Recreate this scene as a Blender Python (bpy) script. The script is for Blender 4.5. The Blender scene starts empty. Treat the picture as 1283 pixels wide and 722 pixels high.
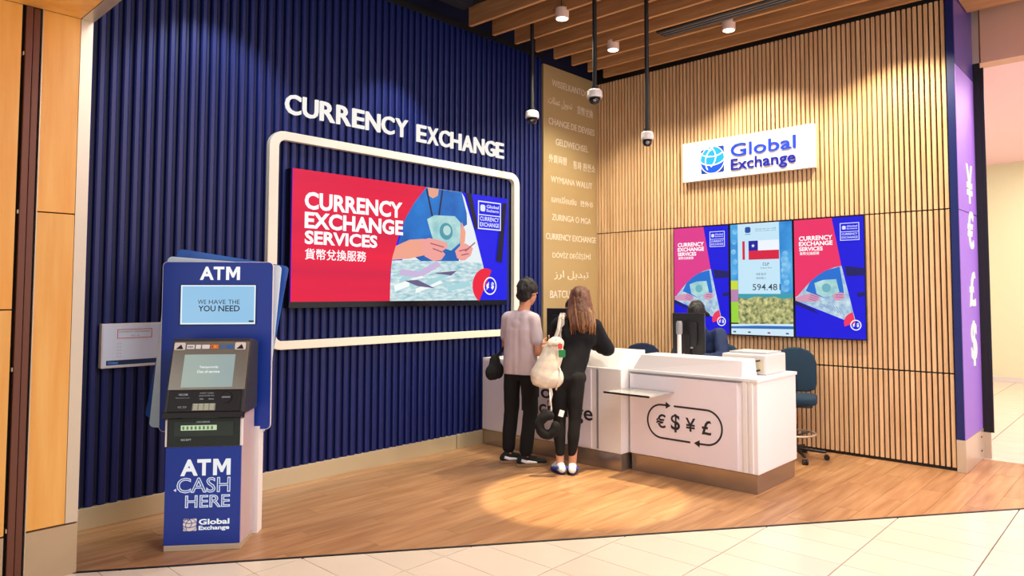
import bpy, bmesh, math, random
from mathutils import Vector, Matrix, noise
from math import sin, cos, pi, radians, sqrt, atan2
random.seed(7)
S = bpy.context.scene
COL = S.collection

# ------------------------------------------------------------------ camera
cam_d = bpy.data.cameras.new('camera')
cam_d.sensor_width = 36.0
cam_d.lens = 878.36 * 36 / 1283
cam_d.shift_x = (641.5 - 685.5) / 1283
cam_d.shift_y = (325.8 - 361.0) / 1283
cam_d.clip_start = 0.05
cam = bpy.data.objects.new('camera', cam_d)
COL.objects.link(cam)
yaw, pit = radians(41.547), radians(2.7726)
fw = Vector((cos(pit) * cos(yaw), cos(pit) * sin(yaw), sin(pit)))
rt = Vector((sin(yaw), -cos(yaw), 0.0))
up = rt.cross(fw)
M3 = Matrix((rt, up, -fw)).transposed()
cam.matrix_world = Matrix.Translation((-7.17, -5.515, 1.58)) @ M3.to_4x4()
S.camera = cam

# ------------------------------------------------------------------ light and exposure
W = bpy.data.worlds.new('world')
S.world = W
W.use_nodes = True
bg = W.node_tree.nodes['Background']
bg.inputs[0].default_value = (1.0, 0.93, 0.92, 1)
bg.inputs[1].default_value = 1.05
S.view_settings.view_transform = 'Standard'
S.view_settings.look = 'None'
S.view_settings.exposure = 0.0
S.view_settings.gamma = 1.0
S.view_settings.use_curve_mapping = False
S.cycles.use_denoising = True
S.cycles.max_bounces = 6
S.cycles.sample_clamp_indirect = 4.0


def area(name, loc, rot, sx, sy, power, col):
    l = bpy.data.lights.new(name, 'AREA')
    l.shape = 'RECTANGLE'
    l.size, l.size_y, l.energy, l.color = sx, sy, power, col
    o = bpy.data.objects.new(name, l)
    COL.objects.link(o)
    o.location = loc
    o.rotation_euler = rot
    o['label'] = 'ceiling light panel out of frame'
    return o


area('concourse_light', (-6.3, -6.5, 5.6), (radians(38), radians(-25), 0), 5.0, 5.0, 520, (1.0, 0.93, 0.92))
area('concourse_light', (-1.0, -8.2, 5.0), (radians(45), 0, 0), 4.0, 3.0, 260, (1.0, 0.72, 0.84))
area('corridor_light', (4.4, -4.6, 3.9), (0, 0, 0), 5.0, 1.6, 150, (1.0, 0.97, 0.82))
area('corridor_light', (1.6, -5.3, 3.75), (0, 0, 0), 1.2, 1.2, 70, (1.0, 0.5, 0.78))


# ------------------------------------------------------------------ materials
def lin(h):
    h = h.lstrip('#')
    o = []
    for i in (0, 2, 4):
        c = int(h[i:i + 2], 16) / 255
        o.append(c / 12.92 if c <= 0.04045 else ((c + 0.055) / 1.055) ** 2.4)
    return (*o, 1.0)


MATS = {}


def mat(name, col='#808080', rough=0.5, metal=0.0, emit=0.0, bump=0.0, bscale=60.0, var=0.0, vscale=4.0,
        grain=None, gcol=None, rnd=0.0, stretch=(1, 1, 1), alpha=1.0, spec=None, sss=0.0, trans=0.0):
    """procedural principled material: noise colour variation, wood grain, per-object variation, fine relief"""
    if name in MATS:
        return MATS[name]
    m = bpy.data.materials.new(name)
    m.use_nodes = True
    nt = m.node_tree
    b = nt.nodes['Principled BSDF']
    c = lin(col)
    b.inputs['Base Color'].default_value = c
    b.inputs['Roughness'].default_value = rough
    b.inputs['Metallic'].default_value = metal
    if spec is not None:
        b.inputs['Specular IOR Level'].default_value = spec
    if sss:
        b.inputs['Subsurface Weight'].default_value = sss
        b.inputs['Subsurface Radius'].default_value = (0.02, 0.008, 0.004)
    if trans:
        b.inputs['Transmission Weight'].default_value = trans
    tc = nt.nodes.new('ShaderNodeTexCoord')
    mp = nt.nodes.new('ShaderNodeMapping')
    mp.inputs['Scale'].default_value = stretch
    nt.links.new(tc.outputs['Object'], mp.inputs['Vector'])
    vec = mp.outputs['Vector']
    if rnd or grain:
        oi = nt.nodes.new('ShaderNodeObjectInfo')
        ad = nt.nodes.new('ShaderNodeVectorMath')
        ad.operation = 'ADD'
        mu = nt.nodes.new('ShaderNodeMath')
        mu.operation = 'MULTIPLY'
        mu.inputs[1].default_value = 37.0
        nt.links.new(oi.outputs['Random'], mu.inputs[0])
        nt.links.new(vec, ad.inputs[0])
        nt.links.new(mu.outputs[0], ad.inputs[1])
        vec = ad.outputs[0]
    src = None
    if var or grain:
        n = nt.nodes.new('ShaderNodeTexNoise')
        n.inputs['Scale'].default_value = grain or vscale
        n.inputs['Detail'].default_value = 5
        nt.links.new(vec, n.inputs['Vector'])
        r = nt.nodes.new('ShaderNodeValToRGB')
        r.color_ramp.elements[0].position = 0.3
        r.color_ramp.elements[1].position = 0.7
        g = lin(gcol) if gcol else tuple(x * (1 - var) for x in c[:3]) + (1,)
        r.color_ramp.elements[0].color = g
        r.color_ramp.elements[1].color = c
        nt.links.new(n.outputs['Fac'], r.inputs['Fac'])
        src = r.outputs['Color']
    if rnd:
        hs = nt.nodes.new('ShaderNodeHueSaturation')
        mr = nt.nodes.new('ShaderNodeMapRange')
        mr.inputs['To Min'].default_value = 1 - rnd
        mr.inputs['To Max'].default_value = 1 + rnd
        nt.links.new(oi.outputs['Random'], mr.inputs['Value'])
        nt.links.new(mr.outputs['Result'], hs.inputs['Value'])
        if src:
            nt.links.new(src, hs.inputs['Color'])
        else:
            hs.inputs['Color'].default_value = c
        src = hs.outputs['Color']
    if src:
        nt.links.new(src, b.inputs['Base Color'])
    if emit:
        b.inputs['Emission Strength'].default_value = emit
        if src:
            nt.links.new(src, b.inputs['Emission Color'])
        else:
            b.inputs['Emission Color'].default_value = c
        b.inputs['Base Color'].default_value = (0.01, 0.01, 0.01, 1)
        for l in list(nt.links):
            if l.to_socket == b.inputs['Base Color']:
                nt.links.remove(l)
        b.inputs['Specular IOR Level'].default_value = 0.15
    if bump:
        n2 = nt.nodes.new('ShaderNodeTexNoise')
        n2.inputs['Scale'].default_value = bscale
        n2.inputs['Detail'].default_value = 3
        nt.links.new(vec, n2.inputs['Vector'])
        bp = nt.nodes.new('ShaderNodeBump')
        bp.inputs['Strength'].default_value = bump
        bp.inputs['Distance'].default_value = 0.01
        nt.links.new(n2.outputs['Fac'], bp.inputs['Height'])
        nt.links.new(bp.outputs['Normal'], b.inputs['Normal'])
    if alpha < 1:
        b.inputs['Alpha'].default_value = alpha
    MATS[name] = m
    return m


navy = mat('navy lacquer', '#061a5e', 0.42, bump=0.05, bscale=30)
navy_back = mat('navy groove board', '#050d33', 0.6, bump=0.05)
oak = mat('pale oak batten', '#e2be93', 0.5, grain=5, gcol='#cfa577', rnd=0.09, stretch=(6, 6, 0.5), bump=0.08, bscale=40)
felt = mat('dark acoustic felt', '#140c09', 0.95, bump=0.3, bscale=200)
joistm = mat('stained timber joist', '#c69463', 0.5, grain=4, gcol='#a8774a', stretch=(6, 0.5, 6), bump=0.08, bscale=30, rnd=0.05)
black = mat('black paint', '#0a0a0d', 0.55, bump=0.1, bscale=40)
soffitm = mat('dark ceiling paint', '#090a12', 0.8, bump=0.1, bscale=15)
gold = mat('champagne metal sheet', '#c9b282', 0.38, 0.35, var=0.1, vscale=1.2, bump=0.02, bscale=20)
steel = mat('brushed steel', '#d2c6b0', 0.3, 0.5, bump=0.04, bscale=80, stretch=(1, 1, 12))
kick = mat('bronze steel kick plate', '#a89c90', 0.24, 0.8, bump=0.04, bscale=60)
skirtm = mat('steel skirting', '#d6cba8', 0.28, 0.5, bump=0.06, bscale=25)
white = mat('white lacquer', '#f2eeec', 0.32, bump=0.02, bscale=10)
whiteg = mat('white gloss panel', '#efe7ee', 0.2, bump=0.02, bscale=10)
framew = mat('cream enamel frame', '#f6efd8', 0.35, bump=0.03, bscale=20)
letter = mat('backlit white letter', '#fffaf2', 0.4, emit=0.95)
offw = mat('off white plastic', '#ded8d4', 0.4, bump=0.05, bscale=50)
grey = mat('grey plastic', '#8a8a90', 0.4, bump=0.05, bscale=50)
blackp = mat('black plastic', '#0c0c10', 0.35, bump=0.05, bscale=80)
blackg = mat('glossy black bezel', '#08070d', 0.2, bump=0.01)
wood = mat('oak vinyl plank', '#bd9064', 0.34, grain=2.6, gcol='#9a6c44', rnd=0.09, stretch=(0.7, 7, 1), bump=0.05, bscale=25)
tilem = mat('cream porcelain tile', '#e6d7c2', 0.2, var=0.05, vscale=2.0, rnd=0.03, bump=0.01, bscale=10)
grout = mat('grey grout', '#4c463f', 0.9, bump=0.2, bscale=60)
panelw = mat('honey timber panel', '#f4c069', 0.42, grain=3, gcol='#e8a546', stretch=(5, 5, 0.4), bump=0.05, bscale=25, rnd=0.04)
brown = mat('bronze anodised bar', '#6d4434', 0.4, 0.4, bump=0.03, bscale=50)
stonem = mat('beige plinth panel', '#c2ac8a', 0.35, 0.3, var=0.12, vscale=3, bump=0.03, bscale=30)
beige = mat('beige bulkhead paint', '#d2a78c', 0.6, bump=0.05, bscale=20)
cream = mat('cream corridor paint', '#e4e2c2', 0.7, bump=0.05, bscale=20)
pinkc = mat('pale corridor ceiling paint', '#f6d0da', 0.7, bump=0.05, bscale=20)
atmblue = mat('atm blue vinyl', '#12389e', 0.35, bump=0.02, bscale=30)
paleblue = mat('pale blue gradient vinyl', '#e6f5fd', 0.3, grain=1.2, gcol='#a6d4f2', stretch=(1, 1, 1), bump=0.02)
midblue = mat('mid blue vinyl', '#3c86dc', 0.3, grain=1.6, gcol='#1443a8', bump=0.02)
glow_d = mat('lamp diffuser', '#fff3dc', 0.4, emit=9.0)
lampw = mat('white lamp housing', '#f4d9cc', 0.4, bump=0.02)
textd = mat('dark print', '#20232c', 0.5, bump=0.02)
textw = mat('white print', '#f6f6f6', 0.5, bump=0.02)
textg = mat('pale metal lettering', '#efe6d2', 0.35, 0.1, bump=0.02)
chairf = mat('dark teal fabric', '#14344a', 0.9, bump=0.5, bscale=400, var=0.15, vscale=30)
navyf = mat('navy fabric', '#0f2344', 0.9, bump=0.5, bscale=300, var=0.2, vscale=25)
skin = mat('skin', '#c98a68', 0.5, sss=0.08, bump=0.1, bscale=150, var=0.08, vscale=20)
skin2 = mat('fair skin', '#d39a78', 0.5, sss=0.08, bump=0.1, bscale=150, var=0.08, vscale=20)
tee = mat('pale pink grey cotton', '#cbb9bb', 0.9, bump=0.35, bscale=150, var=0.06, vscale=9)
blk_cloth = mat('black cloth', '#050507', 0.9, bump=0.4, bscale=200, var=0.2, vscale=12)
blk_knit = mat('black navy knit', '#080912', 0.95, bump=0.5, bscale=220, var=0.2, vscale=10)
jacketm = mat('navy jacket cloth', '#142a55', 0.8, bump=0.4, bscale=160, var=0.15, vscale=10)
hair_d = mat('dark brown hair', '#120a09', 0.65, bump=0.6, bscale=160, var=0.4, vscale=40)
hair_b = mat('black hair', '#0c090b', 0.4, bump=0.6, bscale=160, var=0.4, vscale=40)
hair_l = mat('auburn brown hair', '#7a4a30', 0.42, grain=9, gcol='#4a281c', stretch=(6, 6, 1.0), bump=0.4, bscale=120)
hair_h = mat('light brown hair strand', '#b08455', 0.4, grain=9, gcol='#7d5030', stretch=(6, 6, 1.0), bump=0.3, bscale=120)
canvas = mat('cream canvas', '#e9e0cd', 0.9, bump=0.5, bscale=180, var=0.08, vscale=10)
greenp = mat('green plastic', '#157a43', 0.5, bump=0.05)
redp = mat('red plastic', '#c8403c', 0.5, bump=0.05)
soles = mat('tan rubber sole', '#9a7d60', 0.7, bump=0.1)
darksole = mat('navy rubber sole', '#1c2450', 0.7, bump=0.1)
shoe_b = mat('black suede', '#10110f', 0.8, bump=0.3, bscale=200)
shoe_w = mat('white mesh shoe', '#e6e7ec', 0.7, bump=0.4, bscale=300)
shoe_u = mat('blue shoe overlay', '#2348b4', 0.5, bump=0.1)
eyew = mat('eye white', '#eee8e4', 0.2, bump=0.01)
eyed = mat('dark iris', '#1a0f0c', 0.15, bump=0.01)
lipm = mat('lips', '#a35a50', 0.45, bump=0.1)
glassm = mat('clear acrylic', '#aab0b4', 0.08, alpha=0.5, bump=0.01)


# ------------------------------------------------------------------ geometry helpers
class Fr:
    """a flat working frame: origin, right axis U, up axis V, outward normal N"""
    def __init__(s, o, U, N, V=(0, 0, 1)):
        s.o, s.U, s.N, s.V = Vector(o), Vector(U).normalized(), Vector(N).normalized(), Vector(V).normalized()

    def p(s, u, v, d=0.0):
        return s.o + s.U * u + s.V * v + s.N * d


WORLD = Fr((0, 0, 0), (1, 0, 0), (0, 1, 0))


def LW(y, x0=0.0, z0=0.0):
    return Fr((x0, y, z0), (1, 0, 0), (0, -1, 0))


def RW(x, y0=0.0, z0=0.0):
    return Fr((x, y0, z0), (0, -1, 0), (-1, 0, 0))


TXT = {}


def text2d(body, bold=0.0, outline=0.0):
    k = (body, bold, outline)
    if k in TXT:
        return TXT[k]
    if body == 'M':                      # heavy M drawn by hand
        q = [(0, 0), (0, 1), (.27, 1), (.5, .52), (.73, 1), (1, 1), (1, 0), (.78, 0), (.78, .66), (.56, .18), (.44, .18), (.22, .66), (.22, 0)]
        TXT[k] = ([(x, y, 0) for x, y in q], [(0, 12, 11, 1), (1, 11, 10, 2), (2, 10, 9, 3), (3, 9, 8, 4), (4, 8, 5), (8, 7, 6, 5)])
        return TXT[k]
    cu = bpy.data.curves.new('txt', 'FONT')
    cu.body = body
    cu.resolution_u = 3
    cu.offset = bold
    if outline:
        cu.fill_mode = 'NONE'
        cu.bevel_depth = outline
        cu.bevel_resolution = 0
    o = bpy.data.objects.new('txt', cu)
    COL.objects.link(o)
    bpy.context.view_layer.update()
    ev = o.evaluated_get(bpy.context.evaluated_depsgraph_get())
    me = ev.to_mesh()
    vs = [v.co.copy() for v in me.vertices]
    fs = [tuple(p.vertices) for p in me.polygons]
    ev.to_mesh_clear()
    bpy.data.objects.remove(o)
    bpy.data.curves.remove(cu)
    x0, x1 = min(v.x for v in vs), max(v.x for v in vs)
    y0, y1 = min(v.y for v in vs), max(v.y for v in vs)
    vs = [((v.x - x0) / (x1 - x0), (v.y - y0) / (y1 - y0), v.z) for v in vs]
    TXT[k] = (vs, fs)
    return TXT[k]


class MB:
    def __init__(s):
        s.v, s.f, s.m, s.g = [], [], [], []

    def add(s, vs, fs, m=0):
        n = len(s.v)
        s.v += [Vector(v) for v in vs]
        s.f += [tuple(i + n for i in f) for f in fs]
        s.m += [m] * len(fs)
        s.g.append((n, len(s.v), len(s.f) - len(fs), len(s.f)))
        return s

    def box(s, x0, x1, y0, y1, z0, z1, m=0, fr=None):
        """axis box, or in a frame: u, v, d ranges"""
        P = (lambda a, b, c: fr.p(a, b, c)) if fr else (lambda a, b, c: Vector((a, b, c)))
        vs = [P(a, b, c) for a in (x0, x1) for b in (y0, y1) for c in (z0, z1)]
        return s.add(vs, [(0, 1, 3, 2), (4, 6, 7, 5), (0, 4, 5, 1), (2, 3, 7, 6), (0, 2, 6, 4), (1, 5, 7, 3)], m)

    def prism(s, pts, d0, d1, fr, m=0):
        n = len(pts)
        vs = [fr.p(u, v, d0) for u, v in pts] + [fr.p(u, v, d1) for u, v in pts]
        fs = [tuple(range(n)), tuple(range(2 * n - 1, n - 1, -1))]
        fs += [(i, (i + 1) % n, n + (i + 1) % n, n + i) for i in range(n)]
        return s.add(vs, fs, m)

    def flat(s, pts, d, fr, m=0):
        return s.prism(pts, d - 0.0008, d, fr, m)

    def ring(s, outer, inner, d0, d1, fr, m=0):
        n = len(outer)
        vs = [fr.p(u, v, d) for d in (d0, d1) for L in (outer, inner) for u, v in L]
        fs = []
        for i in range(n):
            j = (i + 1) % n
            fs += [(2 * n + i, 2 * n + j, 3 * n + j, 3 * n + i), (i, n + i, n + j, j),
                   (i, j, 2 * n + j, 2 * n + i), (n + i, 3 * n + i, 3 * n + j, n + j)]
        return s.add(vs, fs, m)

    def text(s, body, u0, u1, v0, v1, d, fr, bold=0.0, m=0, depth=0.0, outline=0.0):
        vs, fs = text2d(body, bold, outline)
        zs = (u1 - u0)
        P = [fr.p(u0 + x * (u1 - u0), v0 + y * (v1 - v0), d + (z * (v1 - v0) if outline else 0)) for x, y, z in vs]
        if depth:
            n = len(P)
            Q = [p - fr.N * depth for p in P]
            cnt = {}
            for f in fs:
                for a, b in zip(f, f[1:] + f[:1]):
                    cnt[(a, b)] = 1
            side = [(b, a, a + n, b + n) for (a, b) in cnt if (b, a) not in cnt]
            s.add(P + Q, list(fs) + side, m)
        else:
            s.add(P, fs, m)
        return s

    def tube(s, pts, r, n=8, m=0, cap=True):
        pts = [Vector(p) for p in pts]
        rs = r if isinstance(r, (list, tuple)) else [r] * len(pts)
        vs, fs = [], []
        prev = None
        for i, p in enumerate(pts):
            t = (pts[min(i + 1, len(pts) - 1)] - pts[max(i - 1, 0)]).normalized()
            if prev is None:
                a = Vector((0, 0, 1)) if abs(t.z) < 0.9 else Vector((1, 0, 0))
                u = t.cross(a).normalized()
            else:
                u = (prev - t * prev.dot(t)).normalized()
            prev = u
            w = t.cross(u)
            vs += [p + (u * cos(2 * pi * k / n) + w * sin(2 * pi * k / n)) * rs[i] for k in range(n)]
        for i in range(len(pts) - 1):
            fs += [(i * n + k, i * n + (k + 1) % n, (i + 1) * n + (k + 1) % n, (i + 1) * n + k) for k in range(n)]
        if cap:
            fs += [tuple(range(n - 1, -1, -1)), tuple((len(pts) - 1) * n + k for k in range(n))]
        return s.add(vs, fs, m)

    def lathe(s, prof, c, n=24, m=0):
        c = Vector(c)
        vs, fs = [], []
        for r, z in prof:
            vs += [c + Vector((r * cos(2 * pi * k / n), r * sin(2 * pi * k / n), z)) for k in range(n)]
        for i in range(len(prof) - 1):
            fs += [(i * n + k, i * n + (k + 1) % n, (i + 1) * n + (k + 1) % n, (i + 1) * n + k) for k in range(n)]
        fs += [tuple(range(n - 1, -1, -1)), tuple((len(prof) - 1) * n + k for k in range(n))]
        return s.add(vs, fs, m)

    def ell(s, c, rx, ry, rz, ax=None, n=16, k=10, m=0):
        """ellipsoid; ax = 3 axis vectors"""
        c = Vector(c)
        X, Y, Z = ax or (Vector((1, 0, 0)), Vector((0, 1, 0)), Vector((0, 0, 1)))
        vs, fs = [c + Z * rz], []
        for i in range(1, k):
            a = pi * i / k
            vs += [c + X * (rx * sin(a) * cos(2 * pi * j / n)) + Y * (ry * sin(a) * sin(2 * pi * j / n)) + Z * (rz * cos(a)) for j in range(n)]
        vs.append(c - Z * rz)
        for j in range(n):
            fs.append((0, 1 + j, 1 + (j + 1) % n))
            fs.append((len(vs) - 1, 1 + (k - 2) * n + (j + 1) % n, 1 + (k - 2) * n + j))
        for i in range(k - 2):
            fs += [(1 + i * n + j, 1 + (i + 1) * n + j, 1 + (i + 1) * n + (j + 1) % n, 1 + i * n + (j + 1) % n) for j in range(n)]
        return s.add(vs, fs, m)

    def cap(s, p0, p1, r0, r1, flat=None, n=14):
        """tapered capsule; flat=(direction, factor) squeezes the section along a direction"""
        p0, p1 = Vector(p0), Vector(p1)
        d = p1 - p0
        L = d.length
        t = d.normalized() if L > 1e-6 else Vector((0, 0, 1))
        pr, rr = [], []
        for a in (-80, -50, -20):
            pr.append(p0 + t * (r0 * sin(radians(a))))
            rr.append(r0 * cos(radians(a)))
        for q in (0, .33, .67, 1):
            pr.append(p0 + d * q)
            rr.append(r0 + (r1 - r0) * q)
        for a in (20, 50, 80):
            pr.append(p1 + t * (r1 * sin(radians(a))))
            rr.append(r1 * cos(radians(a)))
        a = Vector((0, 0, 1)) if abs(t.z) < 0.9 else Vector((1, 0, 0))
        u = t.cross(a).normalized()
        w = t.cross(u)
        fd = None
        if flat:
            fd, k = Vector(flat[0]), flat[1]
            fd = (fd - t * fd.dot(t)).normalized()
        vs, fs = [], []
        for p, r in zip(pr, rr):
            for j in range(n):
                o = (u * cos(2 * pi * j / n) + w * sin(2 * pi * j / n)) * r
                if fd:
                    o = o + fd * (o.dot(fd) * (k - 1))
                vs.append(p + o)
        for i in range(len(pr) - 1):
            fs += [(i * n + j, i * n + (j + 1) % n, (i + 1) * n + (j + 1) % n, (i + 1) * n + j) for j in range(n)]
        fs += [tuple(range(n - 1, -1, -1)), tuple((len(pr) - 1) * n + j for j in range(n))]
        return s.add(vs, fs)

    def parts(s, name, mats, parent, bevel=0.0):
        """each shape that was added becomes an object of its own"""
        if not isinstance(mats, (list, tuple)):
            mats = [mats]
        for v0, v1, f0, f1 in s.g:
            q = MB()
            q.add(s.v[v0:v1], [tuple(i - v0 for i in f) for f in s.f[f0:f1]])
            q.build(name, mats[s.m[f0]], parent, bevel=bevel)

    def build(s, name, mats, parent=None, bevel=0.0, smooth=False, seg=2, origin=None):
        if not isinstance(mats, (list, tuple)):
            mats = [mats]
        off = Vector((0, 0, 0))
        p = parent
        while p:
            off += p.location
            p = p.parent
        if parent is None:
            if origin is None:
                xs = [v.x for v in s.v]; ys = [v.y for v in s.v]; zs = [v.z for v in s.v]
                origin = ((min(xs) + max(xs)) / 2, (min(ys) + max(ys)) / 2, min(zs))
            off = Vector(origin)
        me = bpy.data.meshes.new(name)
        me.from_pydata([v - off for v in s.v], [], s.f)
        for m in mats:
            me.materials.append(m)
        for i, pl in enumerate(me.polygons):
            pl.material_index = s.m[i]
        bm = bmesh.new()
        bm.from_mesh(me)
        bmesh.ops.recalc_face_normals(bm, faces=bm.faces)
        if bevel:
            es = [e for e in bm.edges if e.is_manifold and e.calc_face_angle(0) > 0.5]
            if es:
                bmesh.ops.bevel(bm, geom=es, offset=bevel, segments=seg, affect='EDGES', profile=0.6, clamp_overlap=True)
        bm.to_mesh(me)
        bm.free()
        if smooth:
            for pl in me.polygons:
                pl.use_smooth = True
        o = bpy.data.objects.new(name, me)
        COL.objects.link(o)
        if parent:
            o.parent = parent
        else:
            o.location = off
        return o


def blob(mb, name, m, parent, voxel=0.012, smooth=4, fold=0.0, fscale=9.0, fz=1.0, zmin=None):
    """melts overlapping capsules into one continuous smooth surface"""
    me = bpy.data.meshes.new('tmp')
    me.from_pydata(mb.v, [], mb.f)
    bm = bmesh.new(); bm.from_mesh(me)
    bmesh.ops.recalc_face_normals(bm, faces=bm.faces)
    bm.to_mesh(me); bm.free()
    o = bpy.data.objects.new('tmp', me)
    COL.objects.link(o)
    r = o.modifiers.new('r', 'REMESH'); r.mode = 'VOXEL'; r.voxel_size = voxel
    sm = o.modifiers.new('s', 'SMOOTH'); sm.iterations = smooth; sm.factor = 0.6
    bpy.context.view_layer.update()
    ev = o.evaluated_get(bpy.context.evaluated_depsgraph_get())
    me2 = ev.to_mesh()
    out = MB()
    vs = [v.co.copy() for v in me2.vertices]
    if fold:
        ns = [v.normal.copy() for v in me2.vertices]
        for i, v in enumerate(vs):
            q = Vector((v.x * fscale, v.y * fscale, v.z * fscale * fz))
            vs[i] = v + ns[i] * (fold * (noise.noise(q) + 0.5 * noise.noise(q * 2.3)))
    if zmin is not None:
        for v in vs:
            v.z = max(v.z, zmin)
    out.add(vs, [tuple(p.vertices) for p in me2.polygons])
    ev.to_mesh_clear()
    bpy.data.objects.remove(o)
    return out.build(name, m, parent, smooth=True)


def thing(name, label, cat, loc, group=None):
    o = bpy.data.objects.new(name, None)
    COL.objects.link(o)
    o.empty_display_size = 0.1
    o.location = loc
    o['label'], o['category'] = label, cat
    if group:
        o['group'] = group
    return o


def tag(o, label, cat, group=None):
    o['label'], o['category'] = label, cat
    if group:
        o['group'] = group
    return o


def struct(o):
    o['kind'] = 'structure'
    return o


def inst(name, me, loc, parent):
    o = bpy.data.objects.new(name, me)
    COL.objects.link(o)
    off = Vector((0, 0, 0))
    p = parent
    while p:
        off += p.location
        p = p.parent
    o.parent = parent
    o.location = Vector(loc) - off
    return o


def rrect(u0, u1, v0, v1, r, n=6):
    pts = []
    for cu, cv, a0 in ((u1 - r, v1 - r, 0), (u0 + r, v1 - r, 90), (u0 + r, v0 + r, 180), (u1 - r, v0 + r, 270)):
        for i in range(n + 1):
            a = radians(a0 + 90 * i / n)
            pts.append((cu + r * cos(a), cv + r * sin(a)))
    return pts


def circle(cu, cv, r, n=24, a0=0, a1=360, sx=1.0):
    full = abs(a1 - a0) >= 360
    k = n if full else n + 1
    return [(cu + sx * r * cos(radians(a0 + (a1 - a0) * i / n)), cv + r * sin(radians(a0 + (a1 - a0) * i / n))) for i in range(k)]


def strip(pts, w):
    """2-D polyline widened to a polygon"""
    L, R = [], []
    for i, p in enumerate(pts):
        a, b = pts[max(i - 1, 0)], pts[min(i + 1, len(pts) - 1)]
        dx, dy = b[0] - a[0], b[1] - a[1]
        l = sqrt(dx * dx + dy * dy) or 1
        L.append((p[0] - dy / l * w / 2, p[1] + dx / l * w / 2))
        R.append((p[0] + dy / l * w / 2, p[1] - dx / l * w / 2))
    return L + R[::-1]


def band(mb, pts, w, d, fr, m=0, h=0.0008):
    """widened polyline as one quad strip"""
    q = strip(pts, w)
    n = len(pts)
    vs = [fr.p(u, v, d - h) for u, v in q] + [fr.p(u, v, d) for u, v in q]
    N2 = 2 * n
    fs = []
    for i in range(n - 1):
        a, b, c, e = i, i + 1, N2 - 2 - i, N2 - 1 - i
        fs += [(a, b, c, e), (N2 + e, N2 + c, N2 + b, N2 + a), (a, N2 + a, N2 + b, b), (c, N2 + c, N2 + e, e)]
    fs += [(0, N2 - 1, 2 * N2 - 1, N2), (n - 1, N2 + n - 1, N2 + n, n)]
    mb.add(vs, fs, m)


def arc(cu, cv, ru, rv, a0, a1, n=12):
    return [(cu + ru * cos(radians(a0 + (a1 - a0) * i / n)), cv + rv * sin(radians(a0 + (a1 - a0) * i / n))) for i in range(n + 1)]


def clip(poly, a, b, c):
    """keep a*x+b*y+c >= 0"""
    out = []
    for i in range(len(poly)):
        p, q = poly[i], poly[(i + 1) % len(poly)]
        dp, dq = a * p[0] + b * p[1] + c, a * q[0] + b * q[1] + c
        if dp >= 0:
            out.append(p)
        if dp * dq < 0:
            t = dp / (dp - dq)
            out.append((p[0] + (q[0] - p[0]) * t, p[1] + (q[1] - p[1]) * t))
    return out


def parea(p):
    return abs(sum(p[i][0] * p[(i + 1) % len(p)][1] - p[(i + 1) % len(p)][0] * p[i][1] for i in range(len(p)))) / 2 if len(p) > 2 else 0


# shop front line on the floor: from (-5.908,-.812) to (-.948,-4.645)
FA, FB = Vector((-5.908, -0.822)), Vector((-0.948, -4.645))
fd = (FB - FA).normalized()
fnx, fny = -fd.y, fd.x            # towards the shop
fc = -(fnx * FA.x + fny * FA.y)
FX = Fr((0, 0, 0), (1, 0, 0), (0, 0, 1), (0, 1, 0))   # floor frame: u=x, v=y, d=z

# ================================================================== STRUCTURE
floor = struct(MB().box(-9.5, 8.2, -8.5, 0.3, -0.1, -0.012).build('floor', grout, origin=(0, 0, 0)))
y = 0.0
row = 0
while y > -6.6:
    y1 = y - 0.18
    x = -6.3 + (row * 0.47) % 1.22 - 1.22
    while x < 0.69:
        poly = [(x + .0009, y1 + .0009), (x + 1.2191, y1 + .0009), (x + 1.2191, y - .0009), (x + .0009, y - .0009)]
        poly = clip(poly, fnx, fny, fc - 0.012)
        poly = clip(poly, -1, 0, 0.69) if poly else poly
        if parea(poly) > 0.0003:
            MB().prism(poly, -0.012, 0.0, FX).build('plank', wood, floor)
        x += 1.22
    y = y1
    row += 1
# steel edging along the shop front
ex = [(FA.x - 0.3 * fd.x, FA.y - 0.3 * fd.y), (FA.x + 8.4 * fd.x, FA.y + 8.4 * fd.y)]
MB().prism(strip(ex, 0.02), -0.012, 0.003, FX).build('edging_strip', black, floor)
# porcelain tiles 291 x 611 mm, laid square to the two walls
stuff = MB()
tcount = 0
for i in range(-8, 47):
    for j in range(-4, 10):
        x0, y0 = -4.945 + 0.2915 * i, -2.81 - 0.611 * j
        base = [(x0 + .002, y0 - .607), (x0 + .2895, y0 - .607), (x0 + .2895, y0 - .004), (x0 + .002, y0 - .004)]
        for side in (0, 1):
            if side == 0:
                poly = clip(base, -fnx, -fny, -fc - 0.012)
                poly = clip(poly, -1, 0, 0.70) if poly else poly
            else:
                poly = clip(base, 1, 0, -0.70)
                if poly and y0 > -2.2 and x0 < 0.9:
                    poly = []
            if parea(poly) < 0.0002:
                continue
            cx_, cy_ = x0 + .145, y0 - .3
            fwd = (cx_ + 7.17) * 0.749 + (cy_ + 5.515) * 0.663
            lat = (cx_ + 7.17) * 0.663 - (cy_ + 5.515) * 0.749
            near = fwd > 2.6 and (-0.95 * fwd < lat < 0.78 * fwd) and x0 < 1.6
            if near and tcount < 290:
                MB().prism(poly, -0.012, -0.0005, FX).build('tile', tilem, floor)
                tcount += 1
            else:
                stuff.prism(poly, -0.012, -0.0005, FX)
st = stuff.build('tile_field', tilem, floor)
st['kind'] = 'stuff'

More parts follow.
